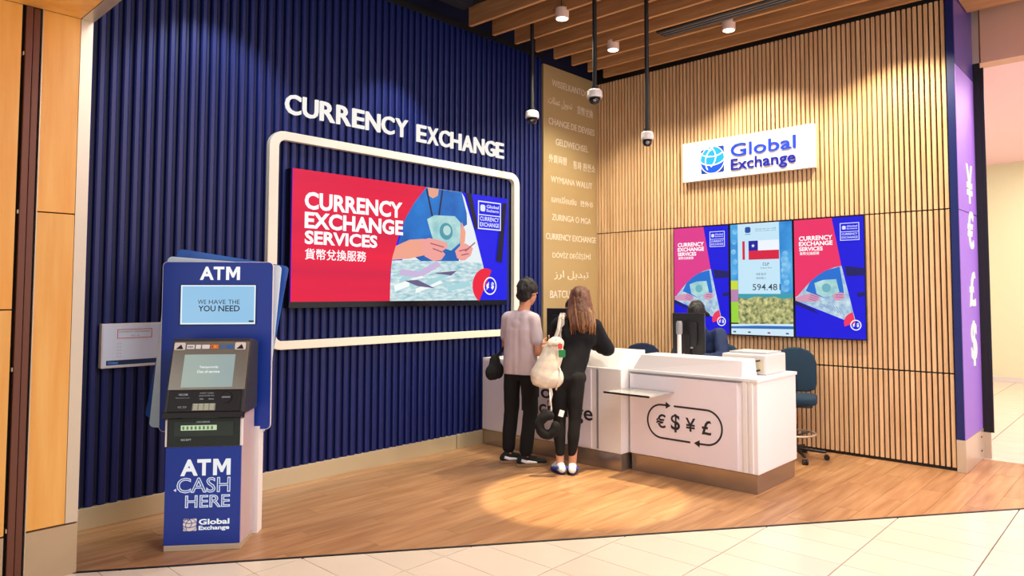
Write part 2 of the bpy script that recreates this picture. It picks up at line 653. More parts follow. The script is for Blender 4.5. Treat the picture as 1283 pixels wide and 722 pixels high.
# left (blue) wall: board plus vertical ribs
wl = struct(MB().box(-5.95, 0.12, 0.0, 0.12, 0.0, 4.62).build('wall_left', navy_back, origin=(-2.9, 0, 0)))
rp = 0.0755
pr = MB()
F0 = Fr((0, 0, 0), (1, 0, 0), (0, 0, 1), (0, -1, 0))   # u=x, v=-y, d=z
pr.prism([(-.029, 0), (-.022, .024), (-.012, .030), (.012, .030), (.022, .024), (.029, 0)], 0.145, 4.37, F0)
ribo = pr.build('rib', navy, wl)
ribme = ribo.data
bpy.data.objects.remove(ribo)
offw_l = wl.location
for v in ribme.vertices:
    v.co += offw_l
x = -5.93
while x < -1.06:
    if abs(x - 0) > 0:
        inst('rib', ribme, (x, 0, 0), wl)
    x += rp
MB().box(-5.9, -1.05, -0.028, 0.0, 4.37, 4.44).build('top_trim', black, wl)
struct(MB().box(-5.9, -2.0, -0.034, 0.0, 0.0, 0.145).build('baseboard_left', skirtm, bevel=0.003))
MB().box(-2.378, -2.372, -0.0355, -0.03, 0.004, 0.143).build('joint', black, wl)

# right (oak batten) wall
wr = struct(MB().box(0.02, 0.14, -4.06, 0.0, 0.0, 4.62).build('wall_right', felt, origin=(0.08, -2, 0)))
sp = 4.05 / 87
zs = [(0.03, 0.855), (0.869, 2.346), (2.358, 4.29)]
sm = []
for a, b in zs:
    mb = MB().box(-0.014, 0.024, -0.0155, 0.0155, a, b)
    o = mb.build('slat', oak, None, bevel=0.002, seg=1, origin=(0, 0, 0))
    sm.append(o.data)
    bpy.data.objects.remove(o)
for i in range(87):
    yy = -0.028 - sp * i
    for me in sm:
        inst('slat', me, (0, yy, 0), wr)
MB().box(0.0, 0.02, -4.06, 0, 0.0, 0.03).build('bottom_rail', black, wr)
MB().box(-0.01, 0.02, -4.06, 0, 4.295, 4.62).build('top_rail', black, wr)
for z in (0.862, 2.352):
    MB().box(0.008, 0.02, -4.06, 0, z - .006, z + .006).build('joint_strip', black, wr)

# wall end pier (blue / purple-lit return with steel plinth)
pier = struct(MB().box(-0.045, 0.735, -4.125, -4.063, 0.285, 4.75).build('wall_end', navy, origin=(0.35, -4.09, 0)))
purple = mat('purple lit panel', '#9470d0', 0.5, bump=0.01)  # purple light on the pier is put into the panel colour
darkpur = mat('less lit violet panel', '#4d3f8c', 0.3, bump=0.01)  # top panel darker: its weaker light is put into the colour
for a, b, m_ in ((0.287, 2.335, purple), (2.343, 3.668, purple), (3.674, 4.74, darkpur)):
    MB().box(-0.042, 0.732, -4.131, -4.126, a, b).build('cladding_panel', m_, pier)
MB().box(-0.048, 0.738, -4.134, -4.06, 0.0, 0.285).build('plinth', steel, pier, bevel=0.003)
for z in (0.09, 0.22):
    o = MB().lathe([(0.008, 0), (0.008, 0.006)], (0, 0, 0), 10)
    o.v = [Vector((0.62 + v.x, -4.134 - v.z, z + v.y)) for v in o.v]
    o.build('bolt', black, pier)
sym = thing('currency_symbols', 'four glowing white yen, euro, pound and dollar symbols stacked on the purple pier', 'sign', (0.41, -4.135, 1.0))
FP = LW(-4.131)
for ch, v0, v1, u0, u1 in (('¥', 2.43, 2.80, 0.27, 0.53), ('€', 2.0, 2.36, 0.27, 0.53), ('£', 1.46, 1.79, 0.28, 0.54), ('$', 0.91, 1.33, 0.29, 0.53)):
    MB().text(ch, u0, u1, v0, v1, 0.009, FP, bold=0.02, depth=0.008).build('symbol', letter, sym)

# corridor beyond the pier
fr_ = struct(MB().box(0.735, 0.765, -4.19, -4.06, 0.25, 3.85).build('door_1', black, origin=(0.75, -4.12, 0)))
MB().box(0.735, 0.765, -4.195, -4.06, 0.0, 0.25).build('foot_cover', steel, fr_)
MB().box(0.74, 0.76, -4.22, -4.19, 0.25, 3.80).build('seal_strip', black, fr_)
struct(MB().box(0.75, 0.95, -8.4, -4.06, 3.85, 4.75).build('wall_bulkhead', beige))
MB().box(0.745, 0.75, -4.20, -4.19, 3.85, 4.4).build('joint_strip', brown, bpy.data.objects['wall_bulkhead'])
MB().box(0.735, 0.75, -4.187, -4.063, 3.85, 4.4).build('edge_trim', steel, bpy.data.objects['wall_bulkhead'])
struct(MB().box(7.8, 7.95, -8.4, -2.2, 0.0, 3.95).build('wall_corridor_end', cream))
struct(MB().box(0.9, 7.95, -2.35, -2.2, 0.0, 3.95).build('wall_corridor_left', cream))
struct(MB().box(7.76, 7.8, -8.4, -2.35, 0.0, 0.09).build('baseboard_corridor', offw))
struct(MB().box(0.95, 7.95, -8.4, -2.2, 3.95, 4.05).build('ceiling_corridor', pinkc))
struct(MB().box(0.14, 0.9, -2.35, -2.2, 0.0, 4.6).build('wall_corridor_return', cream))

# ceiling with stained joists
ceil = struct(MB().box(-5.9, 0.75, -4.1, 0.12, 4.62, 4.72).build('ceiling', soffitm, origin=(-2.5, -2.5, 4.62)))
MB().box(-2.75, 0.745, -6.9, -4.1, 4.62, 4.72).build('soffit_board', soffitm, ceil)
MB().box(-5.9, -2.6, -0.5, -0.35, 4.4, 4.62).build('cable_tray', mat('dark grey tray', '#15161f', 0.6, bump=0.1), ceil)
joff = ceil.location
for k, x in enumerate((-2.455, -2.125, -1.789, -1.455, -1.14, -.819, -.505, -.19)):
    MB().prism([(x, -0.27), (x + .038, -0.27), (x + .038 + .10, -6.7), (x + .10, -6.7)], 4.3, 4.5, FX).build('joist', joistm, ceil, bevel=0.002, seg=1)
MB().box(-2.75, 0.745, -0.72, -0.68, 4.5, 4.56).build('hanger_rail', black, ceil)
MB().box(-2.75, 0.745, -3.72, -3.68, 4.5, 4.56).build('hanger_rail', black, ceil)
lin_d = MB().box(-1.04, -0.86, -6.0, -1.60, 4.30, 4.43).build('linear_diffuser', black, ceil)
for q in (-1.0, -0.945, -0.89):
    MB().box(q, q + .006, -6.0, -1.61, 4.294, 4.30).build('vane', grey, lin_d)
# timber edge beam running over the pier and corridor mouth
MB().prism([(0.13, -4.137), (0.52, -4.137), (0.49, -8.3), (0.10, -8.3)], 4.30, 4.62, FX).build('edge_beam', joistm, ceil, bevel=0.003)

# shop front pier at the left, honey timber panels, steel edge
wf = struct(MB().box(-9.3, -5.905, -0.79, -0.60, 0.0, 4.7).build('wall_front_left', soffitm, origin=(-7.6, -.7, 0)))
# jamb behind the steel edge
MB().prism([(-5.905, -0.79), (-5.905, -0.60), (-5.90, 0.12), (-5.95, 0.12), (-5.97, -0.6)], 0.0, 4.62, FX).build('jamb', steel, wf)
for a, b in ((0.287, 2.034), (2.041, 3.18)):
    MB().box(-6.148, -5.968, -0.82, -0.79, a, b).build('timber_panel', panelw, wf, bevel=0.001, seg=1)
MB().box(-5.966, -5.905, -0.822, -0.79, 0.287, 3.18).build('steel_edge', steel, wf)
MB().box(-6.148, -5.905, -0.825, -0.79, 0.0, 0.278).build('plinth_panel', stonem, wf, bevel=0.001, seg=1)
MB().box(-6.152, -6.148, -0.826, -0.79, 0.0, 3.18).build('edge_bead', steel, wf)
MB().box(-6.192, -6.160, -0.815, -0.79, 0.0, 3.18).build('frame_bar', brown, wf, bevel=0.003)
MB().box(-6.229, -6.197, -0.83, -0.79, 0.0, 3.18).build('frame_bar', brown, wf, bevel=0.003)
for z in (0.30, 1.16, 2.02, 2.9):
    MB().box(-6.236, -6.231, -0.82, -0.79, z, z + 0.02).build('hinge_pin', steel, wf)
for k in range(4):
    x1 = -6.245 - k * 0.75
    for a, b in ((0.287, 1.49), (1.497, 3.18)):
        MB().box(x1 - .745, x1, -0.82, -0.79, a, b).build('timber_panel', panelw, wf, bevel=0.001, seg=1)
    MB().box(x1 - .745, x1, -0.825, -0.79, 0.0, 0.278).build('plinth_panel', stonem, wf, bevel=0.001, seg=1)
# soffit over the concourse side
sof = struct(MB().box(-9.3, -5.905, -8.4, -0.60, 3.19, 4.7).build('soffit', soffitm, origin=(-7.6, -3, 3.19)))
MB().box(-5.966, -5.903, -8.4, -0.79, 3.178, 3.26).build('steel_edge', steel, sof)
for k in range(3):
    MB().box(-5.970 - .7 * (k + 1) + .006, -5.970 - .7 * k, -8.4, -0.825, 3.18, 3.19).build('timber_panel', panelw, sof)

# ================================================================== LEFT WALL THINGS
fw_o = thing('wall_frame', 'cream rounded rectangular frame mounted around the big screen on the blue wall', 'frame', (-2.95, -0.03, 1.13))
FL = LW(-0.03)
MB().ring(rrect(-4.44, -1.508, 1.123, 2.925, 0.13), rrect(-4.358, -1.59, 1.192, 2.853, 0.06), 0.0, 0.055, FL).build('outer_frame', framew, fw_o, bevel=0.004)
scr = thing('video_wall_screen', 'large landscape advertising screen with red currency exchange slogan on blue wall', 'screen', (-3.0, -0.08, 1.46))
MB().box(-4.268, -1.735, -0.118, -0.031, 1.462, 2.622).build('housing', blackg, scr, bevel=0.002)
SC = LW(-0.12, -4.262, 1.514)


def em(h, s=1.0):
    return mat('screen ' + h + str(s), h, 0.3, emit=s)  # glow put into the colour, for screens and for plain print


d = 0.0
MB().flat([(0, 0), (2.52, 0), (2.52, 1.106), (0, 1.106)], 0.001, SC).build('blue_field', em('#1010e8'), scr)
g = MB()
g.flat([(0.978, 0.0), (1.39, 1.106), (1.855, 1.106), (1.896, 1.058), (2.037, .718), (2.153, .39), (2.197, .255), (2.09, 0.0)], 0.002, SC)
g.build('photo_ground', em('#e8f0f4'), scr)
notes = mat('screen banknote pile', '#eaf6f6', 0.3, emit=1.0, grain=11, gcol='#86bcc8', stretch=(1, 1, 3.5))
MB().flat([(0.98, 0.0), (1.0, .375), (1.4, .40), (2.15, .39), (2.19, .255), (2.09, 0.0)], 0.003, SC).build('banknote_pile', notes, scr)
g = MB()
for i in range(16):
    u = random.uniform(1.02, 1.95); v = random.uniform(0.05, 0.36); a = random.uniform(-0.5, 0.5)
    w, h = random.uniform(.08, .22), random.uniform(.015, .04)
    c, s_ = cos(a), sin(a)
    g.flat([(u + c * x - s_ * yy, v + s_ * x + c * yy) for x, yy in ((-w, -h), (w, -h), (w * .8, h), (-w * .9, h))] if u + w < 2.0 and u - w > 1.0 and v - .1 > 0 else [(1.2, .2), (1.4, .22), (1.35, .24)], 0.0035 + i * .00004, SC, i % 3)
g.parts('loose_banknote', [em('#a8d4dc'), em('#c9b6dc'), em('#f4faf6')], scr)
g = MB()
g.flat([(1.15, .19), (1.3, .2), (1.52, .12), (1.3, .14)], 0.0046, SC)
g.flat([(1.5, .27), (1.8, .30), (1.72, .25)], 0.0046, SC)
g.parts('pile_streak', em('#6a5d86'), scr)  # purple streaks across the pictured banknote pile
MB().flat([(1.07, .53), (1.146, .78), (1.25, .96), (1.393, 1.104), (1.855, 1.104), (1.925, .896), (1.93, .78), (1.872, .748), (1.821, .399), (1.34, .382), (1.2, .45)], 0.005, SC).build('blue_shirt', mat('screen shirt', '#1c7fd6', 0.3, emit=1.0, grain=3, gcol='#0f55ac'), scr)
MB().flat([(1.417, 1.104), (1.554, 1.104), (1.542, 1.037), (1.48, 1.005), (1.43, 1.025)], 0.006, SC).build('neck', em('#e8a48a'), scr)
g = MB()
band(g, [(1.40, 1.09), (1.44, .95), (1.475, .82)], .02, 0.0065, SC)
band(g, [(1.60, 1.10), (1.575, .95), (1.555, .83)], .02, 0.0065, SC)
g.parts('lanyard', em('#1b2348'), scr)
g = MB()
g.flat([(1.01, .50), (1.2, .58), (1.38, .60), (1.387, .442), (1.2, .40), (1.0, .38)], 0.007, SC)
g.flat([(1.858, .80), (1.91, .70), (1.90, .60), (1.84, .53), (1.83, .65)], 0.007, SC)
g.parts('forearm', em('#f0a48c'), scr)
MB().flat([(1.408, .793), (1.5, .84), (1.764, .852), (1.845, .787), (1.83, .582), (1.715, .50), (1.5, .55)], 0.0078, SC).build('banknotes_in_hand', mat('screen note', '#bfe6e2', 0.3, emit=1.0, grain=7, gcol='#7cb8c2'), scr)
g = MB()
g.flat(circle(1.65, .69, .085, 20), 0.0085, SC, 0)
g.flat(circle(1.66, .70, .05, 16), 0.009, SC, 1)
g.parts('note_portrait', [em('#4c98ac'), em('#b8dcd8')], scr)
g = MB()
g.flat([(1.33, .58), (1.43, .61), (1.54, .60), (1.66, .575), (1.67, .53), (1.60, .49), (1.64, .46), (1.587, .401), (1.486, .387), (1.38, .43)], 0.0095, SC)
g.flat([(1.767, .498), (1.84, .56), (1.9, .586), (2.011, .54), (1.98, .46), (1.9, .41), (1.848, .404), (1.794, .429)], 0.0095, SC)
g.parts('hand', em('#f0a29a'), scr)
g = MB()
for a_, b_ in (((1.45, .56), (1.62, .53)), ((1.48, .51), (1.6, .48)), ((1.82, .50), (1.95, .53)), ((1.85, .46), (1.95, .48))):
    band(g, [a_, b_], .012, 0.0102, SC)
band(g, [(1.9, .50), (2.04, .60)], .014, 0.0104, SC)
g.parts('finger_line', em('#a85a6e'), scr)
MB().flat([(0, 0), (.98, 0), (.983, .259), (1.003, .407), (1.068, .597), (1.146, .781), (1.25, .94), (1.395, 1.106), (0, 1.106)], 0.011, SC).build('red_field', mat('screen red field', '#f0163f', 0.3, emit=1.0, grain=0.8, gcol='#d81344', stretch=(.3, 1, 6)), scr)
g = MB()
g.text('CURRENCY', .111, 1.11, .775, .925, 0.012, SC, bold=.035)
g.text('EXCHANGE', .114, 1.12, .615, .755, 0.012, SC, bold=.035)
g.text('SERVICES', .117, .834, .482, .597, 0.012, SC, bold=.035)
g.text('貨幣兌換服務', .12, .719, .352, .447, 0.012, SC, bold=.01)
g.parts('slogan', em('#ffffff', 1.1), scr)
g = MB()
g.flat([(1.905, 1.104), (1.985, 1.104), (2.079, .763), (2.045, .72)], 0.011, SC)
g.flat([(2.44, 1.05), (2.499, 1.055), (2.432, .399), (2.342, .418)], 0.011, SC)
g.parts('dark_slash', em('#14142e'), scr)
g = MB()
g.flat(circle(2.19, .15, .185, 18, 62, 240), 0.012, SC)
g.build('red_disc', em('#ee1c3a'), scr)
g = MB()
g.ring(circle(2.255, .15, .095, 24), circle(2.255, .15, .082, 24), 0.011, 0.0125, SC)
g.text('$', 2.27, 2.31, .11, .19, 0.0125, SC, bold=.04)
g.text('¢', 2.20, 2.24, .11, .19, 0.0125, SC, bold=.04)
g.parts('coin_badge', em('#ffffff'), scr)
g = MB()
g.ring([(2.077, .745), (2.412, .745), (2.412, 1.045), (2.077, 1.045)], [(2.09, .758), (2.399, .758), (2.399, 1.032), (2.09, 1.032)], 0.011, 0.0125, SC)
g.box(2.085, 2.405, .893, .903, 0.011, 0.0125, fr=SC)
g.flat(rrect(2.11, 2.18, .935, 1.005, .02), 0.0125, SC)
g.text('Global', 2.2, 2.38, .975, 1.01, 0.0125, SC, bold=.02)
g.text('Exchange', 2.2, 2.38, .925, .965, 0.0125, SC, bold=.02)
g.text('CURRENCY', 2.105, 2.385, .835, .88, 0.0125, SC, bold=.02)
g.text('EXCHANGE', 2.105, 2.385, .775, .82, 0.0125, SC, bold=.02)
g.parts('logo_box', em('#e8ecff'), scr)

# big letters
sg = thing('sign_lettering', 'large white backlit letters reading CURRENCY EXCHANGE on the blue wall', 'sign', (-3.0, -0.035, 3.08))
FLt = LW(-0.05)


def word(w, u0, u1, v0, v1, par, m, fr, gap=0.12, bold=0.016, depth=0.02, name='letter'):
    wd = {'I': .5, 'M': 1.25, 'W': 1.4, 'R': 1.0, 'E': .85, 'N': 1.08, 'C': .98, 'Y': .98, 'X': 1.0, 'H': 1.05, 'A': 1.08, 'G': 1.08, 'U': 1.0}
    tot = sum(wd.get(c, 1) for c in w) + gap * (len(w) - 1)
    k = (u1 - u0) / tot
    u = u0
    for c in w:
        du = wd.get(c, 1) * k
        MB().text(c, u, u + du, v0, v1, 0.0, fr, bold=bold, depth=depth).build(name, m, par)
        u += du + gap * k


word('CURRENCY', -4.29, -3.03, 3.088, 3.258, sg, letter, FLt)
word('EXCHANGE', -2.92, -1.72, 3.075, 3.245, sg, letter, FLt)

# champagne panel with greetings
gp = thing('text_panel', 'tall champagne metal panel with currency exchange written in many languages', 'panel', (-0.52, -0.03, 0.0))
MB().box(-1.05, -0.02, -0.035, -0.001, 0.0, 4.32).build('metal_sheet', gold, gp, bevel=0.002)
GF = LW(-0.036)
ar1 = '\ufe95\ufe8e\ufee0\ufee4\ufecb \ufede\ufef3\ufeee\ufea4\ufe97'
ar2 = '\ufeaf\ufead\ufe8d \ufede\ufbfe\ufeaa\ufe92\ufe97'
rows = [('WISSELKANTOOR', -.90, -.13, 4.085, 4.165), (ar1, -.97, -.52, 3.84, 3.95), ('貨幣兌換', -.42, -.10, 3.83, 3.94),
        ('CHANGE DE DEVISES', -.96, -.02 - .05, 3.61, 3.69), ('GELDWECHSEL', -.83, -.20, 3.375, 3.455),
        ('外貨両替', -.96, -.62, 3.15, 3.25), ('통화 환전소', -.50, -.06, 3.13, 3.23), ('WYMIANA WALUT', -.92, -.12, 2.915, 2.99),
        ('แลกเปลี่ยนเงิน', -.91, -.44, 2.675, 2.765), ('换外币', -.36, -.10, 2.675, 2.75), ('ZURINGA O MGA', -.90, -.15, 2.46, 2.535),
        ('CURRENCY EXCHANGE', -1.01, -.045, 2.225, 2.30), ('DÖVİZ DEĞİŞİMİ', -.89, -.15, 1.995, 2.095), (ar2, -.86, -.20, 1.75, 1.86),
        ('BATCUEA', -.935, -.42, 1.53, 1.62), ('CAMBIO', -.977, -.45, 1.29, 1.37)]
for t, a, b, c, d_ in rows:
    MB().text(t, a, b, c, d_, 0.003, GF, bold=0 if 'M' in t or 'W' in t else .004, depth=0.003).build('text_line', textg, gp)

# notice box on the wall
nb = thing('notice_box', 'white wall mounted notice box with blue footer beside the ATM', 'notice', (-5.4, -0.03, 1.07))
MB().box(-5.6, -5.19, -0.085, -0.028, 1.072, 1.375).build('case', offw, nb, bevel=0.004)
NF = LW(-0.086)
MB().box(-5.592, -5.198, 1.082, 1.366, 0.0, 0.0025, fr=NF).build('notice_sheet', mat('notice sheet', '#cfdcf0', 0.3, bump=0.02), nb)
MB().box(-5.57, -5.215, 1.092, 1.124, 0.0025, 0.004, fr=NF).build('footer_bar', mat('footer navy', '#1c2c52', 0.4, bump=0.02), nb)
g = MB().ring([(-5.506, 1.272), (-5.286, 1.272), (-5.286, 1.336), (-5.506, 1.336)], [(-5.502, 1.276), (-5.29, 1.276), (-5.29, 1.332), (-5.502, 1.332)], 0.002, 0.0035, NF)
g.build('red_box', redp, nb)
g = MB()
g.text('CURRENCY EXCHANGE', -5.496, -5.30, 1.312, 1.324, 0.0035, NF)
g.text('NO. 18', -5.42, -5.37, 1.284, 1.295, 0.0035, NF)
for i in range(5):
    g.text('-- --', -5.506, -5.48, 1.235 - i * .022, 1.238 - i * .022, 0.0035, NF)
g.parts('small_print', grey, nb)
MB().text('Global', -5.56, -5.50, 1.10, 1.117, 0.005, NF, bold=.01).build('footer_print', em('#5aa0f0', .6), nb)
o = MB().lathe([(0.012, 0), (0.012, 0.006)], (0, 0, 0), 12)
o.v = [Vector((-5.232 + v.x, -0.088 - v.z, 1.235 + v.y)) for v in o.v]
o.build('lock', blackp, nb)

# ================================================================== RIGHT WALL THINGS
gs = thing('shop_sign', 'white rectangular sign board with blue globe emblem and blue lettering on the slat wall', 'sign', (-0.04, -2.1, 2.86))
MB().box(-0.08, -0.016, -2.86, -1.335, 2.868, 3.318).build('board', white, gs, bevel=0.003)
SF = RW(-0.081, -1.335, 2.868)


def globe(fr, u, v, w, h, d, par, ca, cb, cc, line, name='globe_emblem'):
    g = MB()
    P = lambda x, y_: (u + x * w, v + y_ * h)
    # rounded square behind, a sphere bulging in it
    g.flat([P(*p) for p in rrect(0, 1, 0, 1, 0.06)], d, fr, 2)
    g.flat([P(*p) for p in arc(.5, .5, .53, .52, 0, 360, 30)[:-1]], d + .0012, fr, 1)
    up_ = [p for p in arc(.5, .5, .53, .52, -10, 190, 22)]
    low = arc(.5, .58, .54, .28, 200, 340, 14)
    g.flat([P(*p) for p in up_ + low], d + .0022, fr, 0)
    for pl in (arc(.5, .58, .55, .28, 195, 345, 14), arc(.18, .1, .6, .86, 62, 108, 8), arc(1.25, .45, 1.05, .75, 130, 205, 14),
               arc(-.35, .62, 1.0, .62, -38, 38, 12), arc(.5, .85, .5, .22, 195, 330, 10)):
        pl = [p for p in pl if -.04 <= p[0] <= 1.04 and -.04 <= p[1] <= 1.04]
        if len(pl) > 1:
            band(g, [P(*p) for p in pl], .045 * w, d + .0034, fr, 3)
    band(g, [P(*p) for p in arc(.5, .5, .53, .52, 0, 360, 40)], .03 * w, d + .0036, fr, 3)
    return g.build(name, [ca, cb, cc, line], par)


globe(SF, .24, .07, .285, .295, 0.001, gs, mat('logo cyan', '#1290dc', .4, bump=.01), mat('logo blue', '#0a48d0', .4, bump=.01), mat('logo deep blue', '#0b3a9c', .4, bump=.01), textw)
g = MB()
g.text('Global', .61, 1.34, .222, .362, 0.012, SF, bold=.008, depth=.012)
g.build('name_lettering', mat('letter blue', '#1a3fd0', .35, bump=.01), gs)
g = MB()
g.text('Exchange', .61, 1.335, .035, .195, 0.012, SF, bold=.012, depth=.012)
g.build('name_lettering', mat('letter navy', '#15209c', .35, bump=.01), gs)


def poster_screen(y0, label, tint):
    t = thing('wall_screen', label, 'screen', (-0.03, y0 - .35, 1.13), 'portrait screens on the slat wall')
    MB().box(-0.048, -0.016, y0 - .707, y0, 1.128, 2.352).build('housing', blackg, t, bevel=.001, seg=1)
    f = RW(-0.049, y0, 1.14)
    MB().flat([(.01, .0), (.697, 0), (.697, 1.2), (.01, 1.2)], .001, f).build('blue_field', em('#0c0cdc'), t)
    g = MB()
    g.flat([(.51, .714), (.695, .69), (.695, .62), (.53, .614)], .0018, f)
    g.flat([(.012, .376), (.012, .33), (.25, .235), (.20, .28)], .0018, f)
    g.flat([(.62, .45), (.695, .46), (.695, .42), (.63, .41)], .0018, f)
    g.parts('dark_slash', em('#171760'), t)
    MB().flat([(.481, .719), (.604, .173), (.571, .155), (.012, .372), (.012, .45), (.2, .60), (.35, .69)], .0026, f).build('photo_ground', mat('screen table', '#cfe4ec', .3, emit=1.0, grain=16, gcol='#7fa8cc'), t)
    MB().flat([(.12, .47), (.181, .589), (.324, .676), (.463, .708), (.486, .553), (.5, .45), (.3, .4)], .0034, f).build('blue_shirt', em('#1d6fd2'), t)
    MB().flat([(.21, .55), (.30, .58), (.427, .586), (.455, .46), (.38, .42), (.302, .405), (.232, .44)], .0042, f).build('banknotes_in_hand', mat('screen note', '#bfe6e2'), t)
    MB().flat(circle(.33, .50, .045, 16), .0048, f).build('note_portrait', em('#6fb0c0'), t)
    g = MB()
    g.flat([(.012, .40), (.1, .43), (.178, .445), (.25, .42), (.266, .395), (.23, .359), (.12, .362), (.012, .37)], .0054, f)
    g.flat([(.39, .43), (.45, .455), (.501, .449), (.505, .40), (.45, .372), (.406, .378)], .0054, f)
    g.parts('hand', em('#d896b4'), t)
    g = MB()
    for a_, b_ in (((.17, .43), (.25, .405)), ((.16, .41), (.24, .385)), ((.15, .39), (.22, .37)), ((.42, .43), (.49, .43)), ((.42, .41), (.49, .405))):
        band(g, [a_, b_], .006, .0058, f)
    g.parts('finger_line', em('#8a5a98'), t)
    g = MB()
    for q_ in range(7):
        band(g, [(.27 + q_ * .03, .345 - q_ * .006), (.33 + q_ * .028, .30 - q_ * .012)], .008, .0031, f)
    g.parts('loose_banknote', em('#8aa2cc'), t)
    MB().flat([(.01, 1.2), (.395, 1.2), (.481, .719), (.40, .70), (.324, .672), (.25, .63), (.181, .575), (.1, .49), (.04, .42), (.01, .405)], .006, f).build('pink_field', em(tint), t)
    g = MB()
    g.text('CURRENCY', .061, .40, .983, 1.03, .007, f, bold=.03)
    g.text('EXCHANGE', .06, .40, .929, .974, .007, f, bold=.03)
    g.text('SERVICES', .061, .302, .877, .919, .007, f, bold=.03)
    g.text('貨幣兌換服務', .066, .266, .836, .868, .007, f, bold=.01)
    g.parts('slogan', em('#ffffff', 1.1), t)
    MB().flat(circle(.60, .155, .105, 14, 100, 200) + [(.602, .16)], .0065, f).build('pink_disc', em('#f0355c'), t)
    g = MB()
    g.ring(circle(.607, .136, .052, 20), circle(.607, .136, .043, 20), .006, .0075, f)
    g.text('$', .615, .638, .115, .157, .0075, f, bold=.03)
    g.text('¢', .578, .60, .115, .157, .0075, f, bold=.03)
    g.parts('coin_badge', em('#ffffff'), t)
    g = MB()
    g.ring([(.474, .966), (.658, .966), (.658, 1.14), (.474, 1.14)], [(.481, .973), (.651, .973), (.651, 1.133), (.481, 1.133)], .006, .0072, f)
    g.box(.478, .654, 1.05, 1.056, .006, .0072, fr=f)
    g.flat(rrect(.495, .53, 1.075, 1.112, .01), .0072, f)
    g.text('Global', .54, .64, 1.097, 1.115, .0072, f, bold=.02)
    g.text('Exchange', .54, .64, 1.07, 1.09, .0072, f, bold=.02)
    g.text('CURRENCY', .49, .642, 1.018, 1.04, .0072, f, bold=.02)
    g.text('EXCHANGE', .49, .642, .985, 1.007, .0072, f, bold=.02)
    g.parts('logo_box', em('#dfe4ff'), t)
    return t


poster_screen(-1.185, 'left portrait screen with magenta poster behind the seated clerk', '#e03a8c')
poster_screen(-2.617, 'right portrait screen with crimson poster nearest the purple pier', '#ec2f68')
t = thing('wall_screen', 'middle portrait screen showing a red white and blue flag and 594.481', 'screen', (-0.03, -2.26, 1.13), 'portrait screens on the slat wall')
MB().box(-0.048, -0.016, -2.614, -1.895, 1.128, 2.352).build('housing', blackg, t, bevel=.001, seg=1)
f = RW(-0.049, -1.903, 1.14)
MB().flat([(.006, .42), (.70, .42), (.70, 1.2), (.006, 1.2)], .001, f).build('sky_picture', mat('screen sky', '#5cc0f4', .3, emit=1.0, grain=2.6, gcol='#1c7cd0'), t)
MB().flat([(.006, .37), (.70, .37), (.70, .45), (.006, .45)], .0018, f).build('sea_picture', em('#3c9cae'), t)
hl = mat('screen hills', '#e2dc96', .3, emit=1.0, grain=22, gcol='#2c4f2c')
MB().flat([(.09, .11), (.70, .115), (.70, .40), (.6, .385), (.5, .41), (.4, .40), (.3, .415), (.2, .385), (.09, .40)], .0026, f).build('hill_picture', hl, t)
MB().flat([(.006, .0), (.70, .0), (.70, .13), (.006, .11)], .003, f).build('pale_band', em('#cfe8f6'), t)
MB().flat([(.006, .062), (.70, .075), (.70, .105), (.3, .10), (.006, .085)], .0036, f).build('blue_band', em('#2c6cb4'), t)
g = MB()
for u, c_ in ((.03, 0), (.2, 0), (.42, 1), (.62, 0)):
    g.box(u, u + .03, .02, .035, .003, .0038, m=c_, fr=f)
g.parts('footer_mark', [em('#30406c'), em('#a0305c')], t)
g = MB()
g.flat([(.006, .487), (.09, .487), (.09, .585), (.006, .585)], .003, f, 0)
g.flat([(.006, .126), (.09, .126), (.09, .353), (.006, .353)], .003, f, 1)
g.flat([(.006, .353), (.09, .353), (.09, .487), (.006, .487)], .003, f, 2)
g.parts('colour_block', [em('#c8dc3c'), em('#9ad43c'), em('#b884b0')], t)
g = MB()
for i in range(7):
    g.flat(circle(.625 + .012 * sin(i * 2.1), .50 + i * .06, .042 + .012 * sin(i * 5), 16), .002 + i * .00006, f)
for i in range(5):
    g.flat(circle(.05 + .01 * sin(i * 2.1), .68 + i * .11, .03, 12), .002 + i * .00006, f)
g.parts('cloud', mat('screen cloud', '#8fd0f4', .3, emit=1.0, grain=14, gcol='#4a9fe0'), t)
MB().flat([(.095, .44), (.568, .44), (.562, 1.2), (.095, 1.2)], .0042, f).build('rate_card', em('#c4e6f8'), t)
g = MB()
g.flat([(.22, .808), (.56, .808), (.56, 1.012), (.22, 1.012)], .005, f, 0)
g.flat([(.22, .808), (.56, .808), (.56, .905), (.22, .905)], .0058, f, 1)
g.flat([(.22, .905), (.327, .905), (.327, 1.012), (.22, 1.012)], .0058, f, 2)
st5 = [(.272 + (.022 if k % 2 == 0 else .009) * sin(k * pi / 5), .958 + (.022 if k % 2 == 0 else .009) * cos(k * pi / 5)) for k in range(10)]
g.flat(st5, .0066, f, 0)
g.flat([(.148, .81), (.176, .81), (.176, 1.012), (.148, 1.012)], .005, f, 1)
g.parts('flag_picture', [em('#eef4ff'), em('#d81c40'), em('#16169c')], t)
g = MB()
g.text('594.481', .26, .57, .478, .546, .005, f, bold=.006)
g.text('CLP', .377, .45, .742, .772, .005, f, bold=.01)
g.text('WE BUY', .302, .417, .638, .662, .005, f)
g.text('我們買入', .302, .417, .598, .618, .005, f)
g.text('Chilean Peso', .35, .48, .71, .724, .005, f)
g.text('Please ask our staff', .30, .53, 1.13, 1.142, .005, f)
g.text('about today rates', .30, .53, 1.108, 1.12, .005, f)
g.parts('rate_text', em('#3a4a5c'), t)
g = MB()
g.flat(rrect(.18, .245, 1.10, 1.165, .02), .005, f)
g.text('Global', .18, .245, 1.08, 1.092, .005, f, bold=.02)
g.parts('small_logo', em('#1c4c9c'), t)

